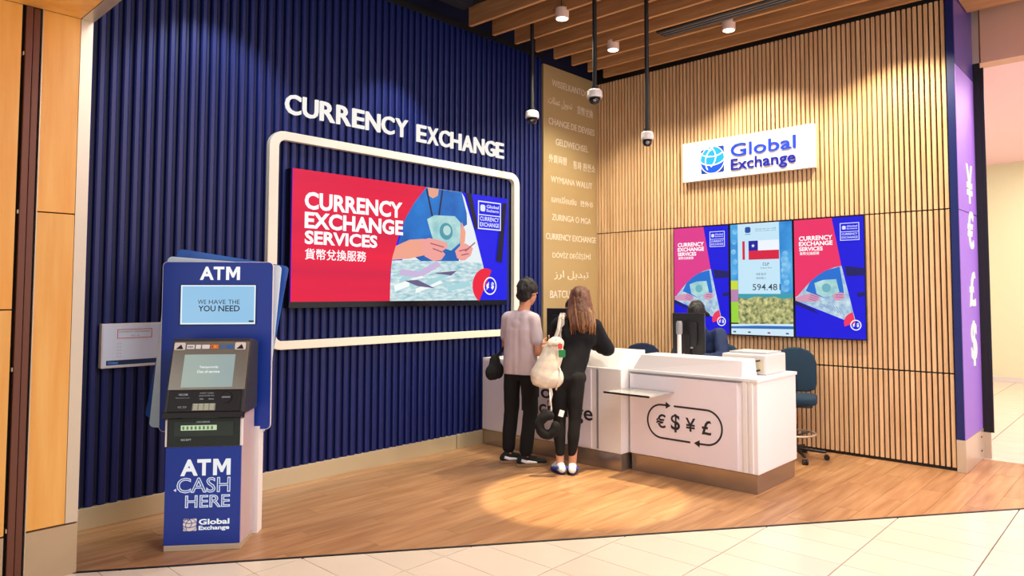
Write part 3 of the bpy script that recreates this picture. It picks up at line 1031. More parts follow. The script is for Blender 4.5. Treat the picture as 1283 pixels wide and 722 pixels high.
# ================================================================== COUNTERS
def dir_box(mb, *a, **k):
    return mb.box(*a, **k)


c1 = thing('service_counter', 'white reception counter section behind the two standing customers', 'counter', (-1.6, -0.93, 0))
MB().box(-2.02, -1.25, -1.832, -0.035, 0.155, 0.905).build('body', white, c1, bevel=.006)
MB().box(-2.005, -1.27, -1.82, -0.035, 0.0, 0.15).build('kick_plate', kick, c1, bevel=.002)
MB().box(-2.03, -2.019, -1.50, -0.06, 0.17, 0.885).build('front_panel', whiteg, c1, bevel=.003)
MB().prism([(-1.96, .905), (-1.84, 1.045), (-1.50, 1.045), (-1.50, .905)], 0.35, 1.745, Fr((0, 0, 0), (1, 0, 0), (0, -1, 0))).build('raised_hood', white, c1, bevel=.006)
D1 = RW(-2.031)
g = MB()
g.text('Global', .62, 1.32, .565, .70, 0.002, D1, bold=.012, depth=.002)
g.text('Exchange', .62, 1.52, .37, .55, 0.002, D1, bold=.012, depth=.002)
g.parts('name_lettering', textd, c1)
lstrip = MB().box(-2.024, -2.018, -1.58, -1.56, 0.17, 0.89).build('joint', grey, c1)

c2 = thing('service_counter', 'white counter section with currency arrows logo nearest the stool', 'counter', (-1.5, -2.45, 0))
MB().box(-1.90, -1.14, -3.06, -1.84, 0.155, 0.89).build('body', white, c2, bevel=.006)
MB().box(-1.915, -1.13, -3.07, -1.84, 0.878, 0.905).build('worktop', white, c2, bevel=.005)
MB().box(-1.885, -1.155, -3.045, -1.85, 0.0, 0.15).build('kick_plate', kick, c2, bevel=.002)
MB().box(-1.925, -1.899, -2.90, -1.86, 0.165, 0.868).build('front_panel', whiteg, c2, bevel=.004)
for q in (-2.955, -3.005):
    MB().box(-1.912, -1.899, q - .018, q + .018, 0.16, 0.876).build('pilaster', white, c2, bevel=.004)
# hood: front face leaning back, slanting ends
hp = [(-1.905, -1.865, .888), (-1.905, -2.935, .888), (-1.62, -2.935, .888), (-1.62, -1.865, .888),
      (-1.87, -1.95, 1.04), (-1.845, -2.915, 1.04), (-1.62, -2.915, 1.04), (-1.62, -1.95, 1.04)]
MB().add(hp, [(0, 3, 2, 1), (4, 5, 6, 7), (0, 1, 5, 4), (1, 2, 6, 5), (2, 3, 7, 6), (3, 0, 4, 7)]).build('raised_hood', white, c2, bevel=.008)
MB().box(-1.93, -1.90, -2.935, -1.862, .872, .884).build('shadow_joint', grey, c2)
DF = RW(-1.926, -1.86, 0.0)
lg = MB()
L_, R_, rr_ = .19, .905, .142
cyL, cyR = .475, .478
zt, zb = .62, .336
u_l, u_r = L_ + rr_, R_ - rr_
band(lg, [(.385, zt)] + arc(u_l, .478, rr_, rr_, 90, 270, 22) + [(.612, zb)], .0155, .0015, DF)
band(lg, [(.455, zt)] + arc(u_r, .478, rr_, rr_, 90, -90, 22) + [(.69, zb)], .0155, .0015, DF)
lg.flat([(.375, zt + .03), (.375, zt - .03), (.425, zt)], .0015, DF)
lg.flat([(.70, zb + .03), (.70, zb - .03), (.645, zb)], .0015, DF)
lg.text('€', .278, .375, .42, .54, .0015, DF, bold=.017)
lg.text('$', .425, .515, .40, .555, .0015, DF, bold=.017)
lg.text('¥', .568, .662, .425, .538, .0015, DF, bold=.017)
lg.text('£', .72, .81, .416, .535, .0015, DF, bold=.017)
lg.parts('currency_logo', textd, c2)

sh = thing('bag_shelf', 'small clear acrylic shelf with dark front edge fixed between the counters', 'shelf', (-2.1, -2.08, .73))
MB().box(-2.30, -1.926, -2.32, -1.85, .733, .741).build('plate', glassm, sh, bevel=.002)
MB().box(-2.306, -2.299, -2.315, -1.85, .729, .745).build('front_edge', mat('dark bronze edge', '#3a2c2a', .3, .6, bump=.02), sh)
MB().box(-2.03, -1.926, -1.92, -1.86, .70, .733).build('bracket', steel, sh)

cb = thing('cash_box', 'white banknote counting machine with lid and keys on the counter corner', 'machine', (-1.4, -2.78, .905))
MB().box(-1.60, -1.20, -3.0, -2.60, .906, 1.07).build('casing', offw, cb, bevel=.012)
MB().box(-1.52, -1.22, -2.97, -2.63, 1.07, 1.085).build('lid', mat('grey lid', '#b9bcc4', .35, bump=.05), cb, bevel=.004)
MB().box(-1.603, -1.598, -2.98, -2.62, .925, 1.03).build('front_plate', mat('beige plate', '#cfc6a8', .4, bump=.05), cb)
for z, yy in ((1.02, -2.93), (.94, -2.93)):
    MB().tube([(-1.605, yy, z), (-1.63, yy, z), (-1.63, yy - .03, z + .008)], .007, 8).build('key', blackp, cb)

# monitors, post
def monitor(loc, ang, w, h, z0, label, name='monitor'):
    U_ = Vector((cos(ang), sin(ang), 0)); N_ = Vector((U_.y, -U_.x, 0))
    t = thing(name, label, 'monitor', (loc[0], loc[1], 0.905))
    f_ = Fr((loc[0], loc[1], 0), U_, N_)       # N points away from the screen side (rear)
    MB().box(-w / 2, w / 2, z0, z0 + h, -0.02, 0.015, fr=f_).build('rear_shell', blackp, t, bevel=.006)
    MB().prism(rrect(-w * .3, w * .3, z0 + h * .2, z0 + h * .8, .03), .015, .045, f_).build('rear_bulge', blackp, t, bevel=.005)
    MB().box(-w / 2 + .012, w / 2 - .012, z0 + .015, z0 + h - .012, -0.0215, -0.02, fr=f_).build('display', em('#b8d4f0', .7), t)
    MB().ring([(-w / 2, z0), (w / 2, z0), (w / 2, z0 + h), (-w / 2, z0 + h)], [(-w / 2 + .012, z0 + .015), (w / 2 - .012, z0 + .015), (w / 2 - .012, z0 + h - .012), (-w / 2 + .012, z0 + h - .012)], -.024, -.02, f_).build('bezel', grey, t)
    MB().box(-.025, .025, .915, z0 + h * .5, .04, .06, fr=f_).build('neck', blackp, t, bevel=.004)
    MB().prism(rrect(-.11, .11, -.09, .09, .03), .906, .918, Fr(f_.p(0, 0, .03), U_, (0, 0, 1), N_)).build('foot', blackp, t)
    g_ = MB()
    for q in (-.03, .02):
        g_.box(q, q + .025, z0 + .05, z0 + .065, .0155, .0165, fr=f_)
    g_.parts('socket_label', textw, t)
    return t


monitor((-1.22, -2.055), radians(-90 + 14), .31, .385, 1.01, 'black monitor seen from behind in front of the seated clerk')
monitor((-1.42, -0.62), radians(-90 + 12), .34, .36, 1.065, 'black monitor rear behind the left counter, next to the long haired customer')
po = thing('camera_post', 'slim white post with grey cylindrical head standing on the counter', 'post', (-1.40, -2.06, .905))
MB().lathe([(.05, .906), (.05, .914), (.02, .92), (.019, 1.22), (.019, 1.22)], (-1.40, -2.06, 0), 20).build('pole', white, po, smooth=False)
MB().lathe([(.024, 1.20), (.03, 1.215), (.03, 1.30), (.022, 1.325)], (-1.40, -2.06, 0), 20).build('head', grey, po)

# desk papers near the clerk's hands
tag(MB().box(-1.42, -1.22, -2.36, -2.22, .906, .912).build('paper_stack', textw), 'small stack of white paper slips beside the clerk hands', 'paper')


# chairs ---------------------------------------------------------------
def drafting_chair(label, cloth):
    t = thing('drafting_chair', label, 'chair', (0, 0, 0), 'drafting chairs behind the counter')
    # facing +x in its own frame
    g = MB()
    g.lathe([(.03, .06), (.045, .075), (.045, .11), (.022, .13)], (0, 0, 0), 16)
    g.build('hub', blackp, t)
    for k in range(5):
        a = radians(72 * k + 20)
        r1 = Vector((cos(a), sin(a), 0))
        MB().cap(r1 * .03 + Vector((0, 0, .10)), r1 * .27 + Vector((0, 0, .075)), .02, .014).build('leg', blackp, t, smooth=True)
        cs = MB()
        for q in (-.014, .014):
            o_ = r1 * .285 + Vector((-r1.y, r1.x, 0)) * q
            n_ = 14
            cs.tube([o_ + Vector((-r1.y, r1.x, 0)) * -.009 + Vector((0, 0, .026)), o_ + Vector((-r1.y, r1.x, 0)) * .009 + Vector((0, 0, .026))], .026, n_)
        cs.parts('caster', blackp, t)
    MB().lathe([(.022, .12), (.022, .33), (.016, .34), (.016, .52)], (0, 0, 0), 14).build('gas_column', blackp, t)
    fr_ring = MB().tube([Vector((.19 * cos(2 * pi * k / 28), .19 * sin(2 * pi * k / 28), .24)) for k in range(29)], .011, 8, cap=False)
    fr_ring.build('foot_ring', steel, t, smooth=True)
    sp_ = MB()
    for k in range(4):
        a = radians(90 * k + 45)
        sp_.tube([(.02 * cos(a), .02 * sin(a), .215), (.19 * cos(a), .19 * sin(a), .24)], .008, 6)
    sp_.parts('ring_spoke', blackp, t)
    s_ = MB()
    s_.prism(rrect(-.20, .22, -.21, .21, .09, 6), .54, .615, FX)
    s_.build('seat', cloth, t, bevel=.03, seg=3, smooth=True)
    MB().prism(rrect(-.17, .18, -.17, .17, .06, 5), .515, .54, FX).build('seat_pan', blackp, t)
    MB().tube([(-.02, 0, .52), (-.20, 0, .52), (-.27, 0, .58), (-.265, 0, .75)], .016, 8).build('back_stem', blackp, t)
    bk = MB()
    fb = Fr((-.235, 0, 0), (0, 1, 0), (1, 0, 0), (-.1, 0, 1))
    # a domed back that curves around the sitter
    prof = [(-.19, .64), (-.205, .70), (-.205, .90), (-.18, .98), (-.13, 1.03), (-.06, 1.055), (0, 1.06), (.06, 1.055), (.13, 1.03), (.18, .98), (.205, .90), (.205, .70), (.19, .64), (.12, .615), (-.12, .615)]
    bk.prism(prof, -.02, .035, fb)
    bk.build('backrest', cloth, t, bevel=.018, seg=3, smooth=True)
    MB().prism([(u * .97, v * .98 + .015) for u, v in prof], -.034, -.018, fb).build('back_shell', blackp, t, bevel=.004)
    return t


def copy_tree(o, parent=None):
    c = o.copy()
    COL.objects.link(c)
    c.parent = parent
    for ch in o.children:
        copy_tree(ch, c)
    return c


ch1 = drafting_chair('dark teal drafting chair with foot ring at the right of the counter', chairf)
ch2 = copy_tree(ch1)
ch2['label'] = 'dark navy drafting chair whose back shows between the two counters'
ch3 = copy_tree(ch1)
ch3['label'] = 'drafting chair that the clerk behind the monitor sits on'
ch1.location = (-.46, -2.765, 0)
ch1.rotation_euler.z = radians(200)
ch1.scale = (1, 1, .985)
for q in ch2.children:
    if q.name.split('.')[0] in ('seat', 'backrest'):
        q.material_slots[0].link = 'OBJECT'
        q.material_slots[0].material = navyf
ch2.location = (-.92, -1.33, 0)
ch2.rotation_euler.z = radians(215)
ch2.scale = (1, 1, .985)
ch3.location = (-.60, -1.965, 0)
ch3.rotation_euler.z = radians(190)
ch4 = copy_tree(ch1)
ch4['label'] = 'drafting chair that the clerk behind the left counter sits on'
ch4.location = (-.80, -.42, 0)
ch4.rotation_euler.z = radians(190)

# ================================================================== ATM
AO = Vector((-5.458, -0.857, 0))
aa = radians(-41.5)
AU = Vector((cos(aa), sin(aa), 0))
AN = Vector((sin(aa), -cos(aa), 0))       # outward (towards the customer)
AF = Fr(AO, AU, AN)
atm = thing('cash_machine', 'tall blue ATM kiosk with slanted screen and tilted blue backboards', 'cash machine', tuple(AO + AU * .22 - AN * .15))


def abox(name, m_, u0, u1, z0, z1, v0, v1, bevel=.003, par=atm, **k):
    return MB().box(u0, u1, z0, z1, -v1, -v0, fr=AF).build(name, m_, par, bevel=bevel, **k)


abox('base_plinth', steel, 0.0, .452, 0.0, .036, 0.004, .25)
cabm = mat('pinkish silver side', '#cdb9bd', .35, .2, bump=.03)
abox('cabinet', cabm, .004, .448, .036, .845, .012, .26)
abox('front_door', atmblue, 0.0, .446, .038, .632, 0.0, .014)
abox('slot_module', mat('dark green grey panel', '#1b2624', .35, bump=.03), .008, .436, .636, .83, -.004, .012)
abox('corner_post', white, -.006, .006, .636, .80, 0.0, .02)
abox('corner_post', white, .437, .452, .636, .80, 0.0, .02)
abox('rear_column', white, .10, .475, .0, .70, .285, .385)
# slot parts
g = MB().box(.05, .40, .70, .79, .004, .008, fr=AF)
g.build('slot_surround', mat('green black surround', '#2c3a34', .3, bump=.02), atm)
sl = MB().box(.091, .30, .737, .767, .008, .014, fr=AF).build('cash_slot', mat('lit cash slot', '#dff2c8', .3, emit=.75), atm)
g = MB()
for i in range(8):
    g.box(.10 + i * .024, .112 + i * .024, .742, .762, .014, .0145, fr=AF)
g.parts('slot_mark', em('#7fb070', .5), sl)
g = MB()
g.text('CASH DISPENSER', .18, .26, .782, .792, .0085, AF)
g.text('RECEIPT', .09, .15, .672, .684, .0045, AF, bold=.01)
g.parts('slot_print', em('#dfe8e0', .5), atm)
# sloped fascia
b0, b1 = Vector((0, 0, .835)) + AN * .042, Vector((0, 0, 1.295)) - AN * .092
sv = (b1 - b0).normalized()
sn = AU.cross(sv).normalized()
if sn.dot(AN) < 0:
    sn = -sn
FS = Fr(AO + b0, AU, sn, sv)
H_ = (b1 - b0).length
# fascia shell: side profile wedge
prof = [(-.042, .835), (.092, 1.295), (.25, 1.27), (.25, .835)]
wed = MB()
vs = [AO + AU * u - AN * v + Vector((0, 0, z)) for u in (-.003, .468) for v, z in prof]
wed.add(vs, [(0, 1, 2, 3), (7, 6, 5, 4), (0, 4, 5, 1), (1, 5, 6, 2), (2, 6, 7, 3), (3, 7, 4, 0)])
wed.build('fascia_housing', mat('dark fascia', '#3b3a3c', .35, .2, bump=.03), atm, bevel=.006)
MB().box(.004, .46, .155, .46, .0, .006, fr=FS).build('upper_bezel', mat('bronze grey bezel', '#98958a', .2, .6, bump=.02), atm, bevel=.003)
MB().box(.02, .445, .02, .15, .0, .012, fr=FS).build('keypad_deck', blackp, atm, bevel=.003)
MB().box(-.003, .468, -.02, .018, -.03, .02, fr=FS).build('lip', blackp, atm, bevel=.006)
MB().box(.079, .383, .17, .375, .006, .009, fr=FS).build('display', mat('display glow', '#bccabc', .15, emit=.75, grain=1.2, gcol='#9fb6c0'), atm)
g = MB()
g.text('Temporarily', .175, .29, .285, .302, .0098, FS, bold=.02)
g.text('Out of service', .165, .30, .258, .275, .0098, FS, bold=.02)
g.parts('display_text', em('#ffffff', .9), atm)
g = MB()
cols = ['#e8e8e8', '#e8e8e8', '#e8e8e8', '#e07a30', '#4a6a9a', '#2c6ab0']
ux = .085
for i, wq in enumerate((.045, .03, .045, .045, .035, .04)):
    g.box(ux, ux + wq, .412, .438, .006, .0085, m=i, fr=FS)
    ux += wq + .008
g.parts('card_logo', [mat('card ' + c + str(i), c, .4, bump=.01) for i, c in enumerate(cols)], atm)
g = MB()
g.text('VISA', .09, .125, .419, .43, .0092, FS, bold=.03)
g.flat(circle(.253 - .013, .425, .009, 14), .0092, FS, 1)
g.flat(circle(.253 + .0, .425, .009, 14), .0094, FS, 2)
g.parts('card_print', [mat('visa navy', '#1c2f7c', .4, bump=.01), redp, mat('amber', '#f0a030', .4, bump=.01)], atm)
for u in (.03, .395):
    MB().prism(rrect(u - .02, u + .045, .405, .452, .008), .006, .009, FS).build('corner_label', offw, atm)
    MB().flat([(u - .01, .41), (u + .035, .41), (u + .02, .44)], .0098, FS).build('corner_mark', blackp, atm)
kp = MB().box(.165, .30, .025, .068, .012, .016, fr=FS).build('keypad', grey, atm)
g = MB()
for i in range(4):
    for j in range(3):
        g.box(.172 + i * .032, .172 + i * .032 + .024, .029 + j * .0135, .029 + j * .0135 + .0105, .016, .0195, fr=FS)
g.parts('key_cap', mat('lit key', '#efe6bf', .4, emit=.5), kp)
o = MB().prism(circle(.36, .105, .033, 22), .012, .022, FS).build('card_reader', mat('reader ring', '#1f1f24', .25, .3, bump=.02), atm, bevel=.003)
MB().box(.335, .385, .1, .108, .022, .025, fr=FS).build('card_slot', grey, o)
g = MB()
g.text('WELCOME', .075, .13, .118, .13, .0128, FS, bold=.02)
g.text('Please take your card', .06, .14, .100, .107, .0128, FS)
g.text('INSERT CARD', .20, .28, .128, .136, .0128, FS)
g.text('AND ENTER PIN', .195, .285, .112, .12, .0128, FS)
g.text('VISA', .20, .225, .092, .10, .0128, FS, bold=.03)
g.text('Cirrus', .255, .285, .092, .10, .0128, FS, bold=.03)
g.text('<< >>', .08, .13, .04, .055, .0128, FS)
g.parts('deck_print', em('#d8d8d8', .5), atm)
# backboards
def board(name, m_, cu, cz, w, h, rot, v, th=.016, r=.03):
    c, s_ = cos(rot), sin(rot)
    pts = [(cu + c * x - s_ * z, cz + s_ * x + c * z) for x, z in rrect(-w / 2, w / 2, -h / 2, h / 2, r)]
    return MB().prism(pts, -v - th, -v, AF).build(name, m_, atm, bevel=.003)


b0_ = board('backboard', atmblue, .188, 1.235, .70, 1.115, 0, .30, .02, .03)
MB().ring(rrect(-.164, .54, .675, 1.795, .032), rrect(-.160, .536, .679, 1.791, .03), -.322, -.3015, AF).build('board_edge', white, atm)
b1_ = board('tilted_backboard', paleblue, .165, 1.235, .74, 1.14, radians(-4.6), .36)
b2_ = board('tilted_backboard', midblue, .155, 1.262, .74, 1.15, radians(-9.3), .42)
b1_['label'] = 'pale blue tilted backboard'
b2_['label'] = 'mid blue tilted backboard at the very back'
BF = Fr(AF.p(0, 0, -.299), AU, AN)
for ch_, q0, q1 in (('A', .072, .160), ('T', .158, .226), ('M', .238, .327)):
    MB().text(ch_, q0, q1, 1.673, 1.762, .002, BF, bold=.03, depth=.002).build('letter', em('#ffffff', .95), atm)
tp = MB().box(-.047, .436, 1.374, 1.642, -.001, .006, fr=BF).build('top_screen', blackp, atm)
MB().box(-.043, .432, 1.378, 1.638, .006, .007, fr=BF).build('screen_edge', em('#e8f6ff', 1.0), tp)
MB().box(-.034, .424, 1.387, 1.630, .007, .0078, fr=BF).build('screen_picture', mat('panel sky', '#a4cfee', .3, emit=.95, grain=.9, gcol='#8fc4ea'), tp)
g = MB()
for w_, a_, b_ in (('WE', .065, .118), ('HAVE', .135, .242), ('THE', .258, .331)):
    g.text(w_, a_, b_, 1.512, 1.541, .0085, BF)
g.text('YOU', .069, .178, 1.463, 1.502, .0085, BF, bold=.014)
g.text('NEED', .196, .332, 1.463, 1.502, .0085, BF, bold=.014)
g.box(.391, .424, 1.392, 1.402, .0078, .0085, fr=BF)
g.parts('screen_slogan', textd, tp)
# lower door print
for ch_, q0, q1 in (('A', .09, .192), ('T', .188, .268), ('M', .282, .385)):
    MB().text(ch_, q0, q1, .457, .557, .002, AF, bold=.035, depth=.002).build('letter', em('#ffffff', .85), atm)
g = MB()
g.text('CASH', .07, .386, .352, .446, .0015, AF, outline=.022)
g.text('HERE', .122, .386, .262, .338, .0015, AF, outline=.026)
g.flat([(.052, .372), (.068, .362), (.068, .382)], .002, AF)
g.parts('outline_lettering', em('#e8eeff', .8), atm)
globe(AF, .114, .122, .078, .074, .001, atm, textw, textw, textw, atmblue)
g = MB()
g.text('Global', .205, .385, .158, .192, .0015, AF, bold=.03)
g.text('Exchange', .205, .385, .118, .151, .0015, AF, bold=.03)
g.parts('brand_lettering', em('#ffffff', .85), atm)

# ================================================================== CEILING THINGS
def spot(loc, target, power, size, blend, col=(1, .84, .55), rad=.03, par=None):
    l = bpy.data.lights.new('spot_lamp', 'SPOT')
    l.energy, l.spot_size, l.spot_blend, l.color, l.shadow_soft_size = power, radians(size), blend, col, rad
    o = bpy.data.objects.new('spot_lamp', l)
    COL.objects.link(o)
    o.location = loc
    dv = Vector(target) - Vector(loc)
    o.rotation_euler = dv.to_track_quat('-Z', 'Y').to_euler()
    return o


def downlight(x, y_, label, power=120, size=110, tgt=None, blend=.55, col=(1, .9, .68)):
    t = thing('downlight', label, 'light', (x, y_, 4.24), 'cylindrical downlights')
    MB().lathe([(.064, 4.232), (.066, 4.236), (.066, 4.31), (.066, 4.33)], (x, y_, 0), 28).build('housing', lampw, t)
    MB().lathe([(.052, 4.2285), (.052, 4.2325)], (x, y_, 0), 24).build('diffuser', glow_d, t)
    MB().lathe([(.012, 4.33), (.012, 4.62)], (x, y_, 0), 8).build('stem', black, t)
    s_ = spot((x, y_, 4.22), tgt or (x, y_, 0), power, size, blend, col)
    return t


downlight(-2.10, -1.215, 'white cylinder downlight furthest left under the ceiling joists', 190, 112)
downlight(-1.07, -1.07, 'white cylinder downlight in the middle, near the wall corner', 230, 124)
downlight(-.76, -2.28, 'white cylinder downlight on the right above the sign board', 270, 124)
for x, y_, pw, sz, tg in ((-.78, -3.72, 290, 124, None), (-2.62, -1.95, 1150, 23, (-2.80, -2.02, 0)), (-3.3, -.75, 100, 70, (-3.2, -.1, 2.0)), (-4.9, -.75, 90, 80, (-4.9, -.1, 1.8))):
    s_ = spot((x, y_, 4.22), tg or (x, y_, 0), pw, sz, .5 if sz > 60 else .25, (1, .85, .55) if x > -3 else (.85, .9, 1.0))


def dome_camera(x, y_, zt, label, s=1.0):
    """pole from the ceiling with a white housing and a dark dome; zt = top of the housing"""
    t = thing('dome_camera', label, 'camera', (x, y_, zt - .12), 'ceiling pole cameras')
    MB().lathe([(.02, zt), (.02, 4.62)], (x, y_, 0), 14).build('pole', black, t)
    MB().lathe([(.028, zt + .0), (.028, zt + .03)], (x, y_, 0), 14).build('pole_collar', black, t)
    MB().lathe([(.068 * s, zt - .075), (.072 * s, zt - .06), (.066 * s, zt - .012), (.05 * s, zt)], (x, y_, 0), 26).build('housing', offw, t, smooth=False)
    MB().lathe([(.012, zt - .135), (.034 * s, zt - .128), (.05 * s, zt - .11), (.056 * s, zt - .075)], (x, y_, 0), 22).build('dome', mat('smoked dome', '#121216', .08, bump=.01), t, smooth=True)
    MB().ell((x - .028, y_ - .02, zt - .105), .02, .02, .016, n=10, k=6).build('lens', grey, t, smooth=True)
    return t


dome_camera(-1.962, -.694, 3.45, 'dome camera on a black pole in front of the blue wall', 1.0)
dome_camera(-2.113, -1.619, 3.455, 'dome camera on a black pole in front of the champagne panel top', 1.0)
dome_camera(-1.795, -1.979, 3.065, 'lowest dome camera on a black pole in front of the slat wall', .82)


# ================================================================== PEOPLE
def V3(*a):
    return Vector(a)


def hand(mb, w, fwd, nrm, thumb_side, curl=0.5, k=1.0):
    """w wrist, fwd hand direction, nrm palm normal (fingers bend towards it), thumb_side vector"""
    fwd = Vector(fwd).normalized()
    nrm = Vector(nrm); nrm = (nrm - fwd * nrm.dot(fwd)).normalized()
    sd = fwd.cross(nrm)
    if sd.dot(Vector(thumb_side)) < 0:
        sd = -sd
    for i, (o_, L_, r_) in enumerate(((.030, .070, .0095), (.010, .080, .0098), (-.010, .075, .0095), (-.028, .058, .0085))):
        k0 = w + sd * o_ * .55 * k
        k1 = w + fwd * .085 * k + sd * o_ * k
        mb.cap(k0, k1, .014 * k, .0115 * k, (nrm, .8), n=10)
        a1, a2, a3 = curl * .8, curl * 1.7, curl * 2.4
        p = k1
        for a_, q in ((a1, .45), (a2, .32), (a3, .23)):
            nx = p + (fwd * cos(a_) + nrm * sin(a_)) * L_ * q * k
            mb.cap(p, nx, r_ * k, r_ * .92 * k, n=10)
            p = nx
    t0 = w + fwd * .025 * k + sd * .02 * k
    t1 = t0 + (fwd * .55 + sd * .7 + nrm * .35).normalized() * .042 * k
    t2 = t1 + (fwd * .85 + sd * .2 + nrm * .45).normalized() * .036 * k
    mb.cap(t0, t1, .014 * k, .0115 * k, n=10)
    mb.cap(t1, t2, .0115 * k, .0095 * k, n=10)


def head(mb, c, f, u, k=1.0):
    """c head centre, f facing, u up"""
    f = Vector(f).normalized(); u = (Vector(u) - f * Vector(u).dot(f)).normalized(); l = u.cross(f)
    A = (f, l, u)
    mb.ell(c + u * .025 * k, .098 * k, .076 * k, .095 * k, A, 20, 14)
    mb.ell(c + f * .022 * k - u * .035 * k, .072 * k, .062 * k, .078 * k, A, 18, 12)
    mb.cap(c + f * .045 * k - u * .085 * k, c + f * .06 * k - u * .088 * k, .026 * k, .024 * k)
    mb.cap(c + f * .088 * k + u * .01 * k, c + f * .112 * k - u * .022 * k, .009 * k, .013 * k)
    mb.ell(c + f * .10 * k - u * .028 * k, .014 * k, .018 * k, .01 * k, A, 10, 8)
    mb.ell(c + f * .085 * k - u * .056 * k, .014 * k, .026 * k, .012 * k, A, 10, 8)
    for s_ in (1, -1):
        mb.ell(c + l * .076 * s_ * k - f * .005 * k, .018 * k, .010 * k, .032 * k, A, 12, 8)
        mb.ell(c + f * .07 * k + l * .035 * s_ * k + u * .032 * k, .02 * k, .024 * k, .012 * k, A, 10, 8)
    return f, l, u


def face_parts(par, c, f, l, u, k=1.0):
    for s_ in (1, -1):
        e = MB().ell(c + f * .083 * k + l * .033 * s_ * k + u * .012 * k, .0125 * k, .0145 * k, .009 * k, (f, l, u), 12, 8).build('eye', eyew, par, smooth=True)
        MB().ell(c + f * .0915 * k + l * .033 * s_ * k + u * .012 * k, .005 * k, .006 * k, .006 * k, (f, l, u), 10, 6).build('iris', eyed, e, smooth=True)
    MB().ell(c + f * .097 * k - u * .056 * k, .006 * k, .022 * k, .006 * k, (f, l, u), 12, 8).build('mouth', lipm, par, smooth=True)


def limb(mb, pts, rs, **k):
    for i in range(len(pts) - 1):
        mb.cap(pts[i], pts[i + 1], rs[i], rs[i + 1], **k)


def figure(label, J, root, skinm, hands, hf, hu=(0, 0, 1), k=1.0, female=False):
    """one continuous body; returns the thing"""
    p = thing('person', label, 'person', root)
    b = MB()
    side = (J['shL'] - J['shR']).normalized()
    fr_ = side.cross(Vector((0, 0, 1))) * 1.0
    b.cap(J['pelvis'] + side * .06, J['pelvis'] - side * .06, .085, .085)
    b.cap(J['pelvis'], J['chest'], .09, .105, (fr_, .8))
    b.cap(J['chest'] + side * .06, J['chest'] - side * .06, .095, .095, (fr_, .85))
    b.cap(J['chest'], J['neck'], .08, .05)
    b.cap(J['neck'] - Vector((0, 0, .03)), J['head'] - Vector((0, 0, .03)), .052 * k, .05 * k)
    f, l, u = head(b, J['head'], hf, hu, k)
    for s_ in 'LR':
        b.cap(J['chest'] + Vector((0, 0, .06)), J['sh' + s_], .06, .05)
        limb(b, [J['sh' + s_], J['el' + s_], J['wr' + s_]], [.046 * k, .037 * k, .026 * k])
        hv, pn, th, cu = hands[s_]
        hand(b, J['wr' + s_], hv, pn, th, cu, k)
        limb(b, [J['hip' + s_], J['kn' + s_], J['an' + s_]], [.075, .05, .034])
        an = J['an' + s_]
        td = Vector(J['toe' + s_])
        b.cap(an - td * .03 - Vector((0, 0, .04)), an + td * .12 - Vector((0, 0, .055)), .032, .024)
    blob(b, 'body', skinm, p, .006, 3)
    face_parts(p, J['head'], f, l, u, k)
    return p, f, l, u


def shoe(par, an, td, m_up, m_sole, m_deco, L=.28, name='shoe', ankle_h=.085, w=.045):
    td = Vector((td[0], td[1], 0)).normalized()
    sd = Vector((-td.y, td.x, 0))
    a = Vector((an[0], an[1], 0))
    up_ = MB()
    heel = a - td * .05
    toe = heel + td * (L - .08)
    up_.cap(heel + Vector((0, 0, .045)), a + td * .06 + Vector((0, 0, .05)), w * .85, w * .95, (Vector((0, 0, 1)), .9))
    up_.cap(a + td * .05 + Vector((0, 0, .048)), toe + Vector((0, 0, .036)), w * .95, w * .85, (Vector((0, 0, 1)), .7))
    up_.cap(heel + Vector((0, 0, .05)), a - td * .01 + Vector((0, 0, ankle_h)), w * .8, w * .85)
    up_.cap(a + td * .01 + Vector((0, 0, ankle_h - .01)), a + td * .09 + Vector((0, 0, .06)), w * .7, w * .6)
    s = blob(up_, name, m_up, par, .006, 3)
    so = MB()
    pts = []
    for i in range(20):
        t_ = 2 * pi * i / 20
        x_ = cos(t_)
        wd = w * (1.12 if x_ > 0 else 0.95)
        pts.append((a + td * (.055 + x_ * (L / 2)) + sd * sin(t_) * wd))
    vs = [q + Vector((0, 0, .001)) for q in pts] + [q + Vector((0, 0, .028)) for q in pts]
    n = 20
    so.add(vs, [tuple(range(n - 1, -1, -1)), tuple(range(n, 2 * n))] + [(i, (i + 1) % n, n + (i + 1) % n, n + i) for i in range(n)])
    so.build('sole', m_sole, s, bevel=.005)
    for s_ in (1, -1):
        d_ = MB()
        b0 = a + sd * s_ * (w * .93)
        cur = [b0 + td * (-.045) + Vector((0, 0, .06)), b0 + td * .0 + Vector((0, 0, .045)), b0 + td * .05 + sd * s_ * .001 + Vector((0, 0, .042)), b0 + td * .10 - sd * s_ * .004 + Vector((0, 0, .036))]
        d_.tube(cur, [.013, .015, .012, .006], 8)
        d_.build('side_stripe', m_deco, s, smooth=True)
    lc = MB()
    for q in range(4):
        c_ = a + td * (.035 + q * .018) + Vector((0, 0, ankle_h - .003 - q * .009))
        lc.tube([c_ - sd * .022 + Vector((0, 0, -.006)), c_ + Vector((0, 0, .008)), c_ + sd * .022 + Vector((0, 0, -.006))], .0035, 6)
    lc.parts('shoelace', m_deco, s)
    return s


def frame2(h):
    a = radians(h)
    return Vector((cos(a), sin(a), 0)), Vector((-sin(a), cos(a), 0))


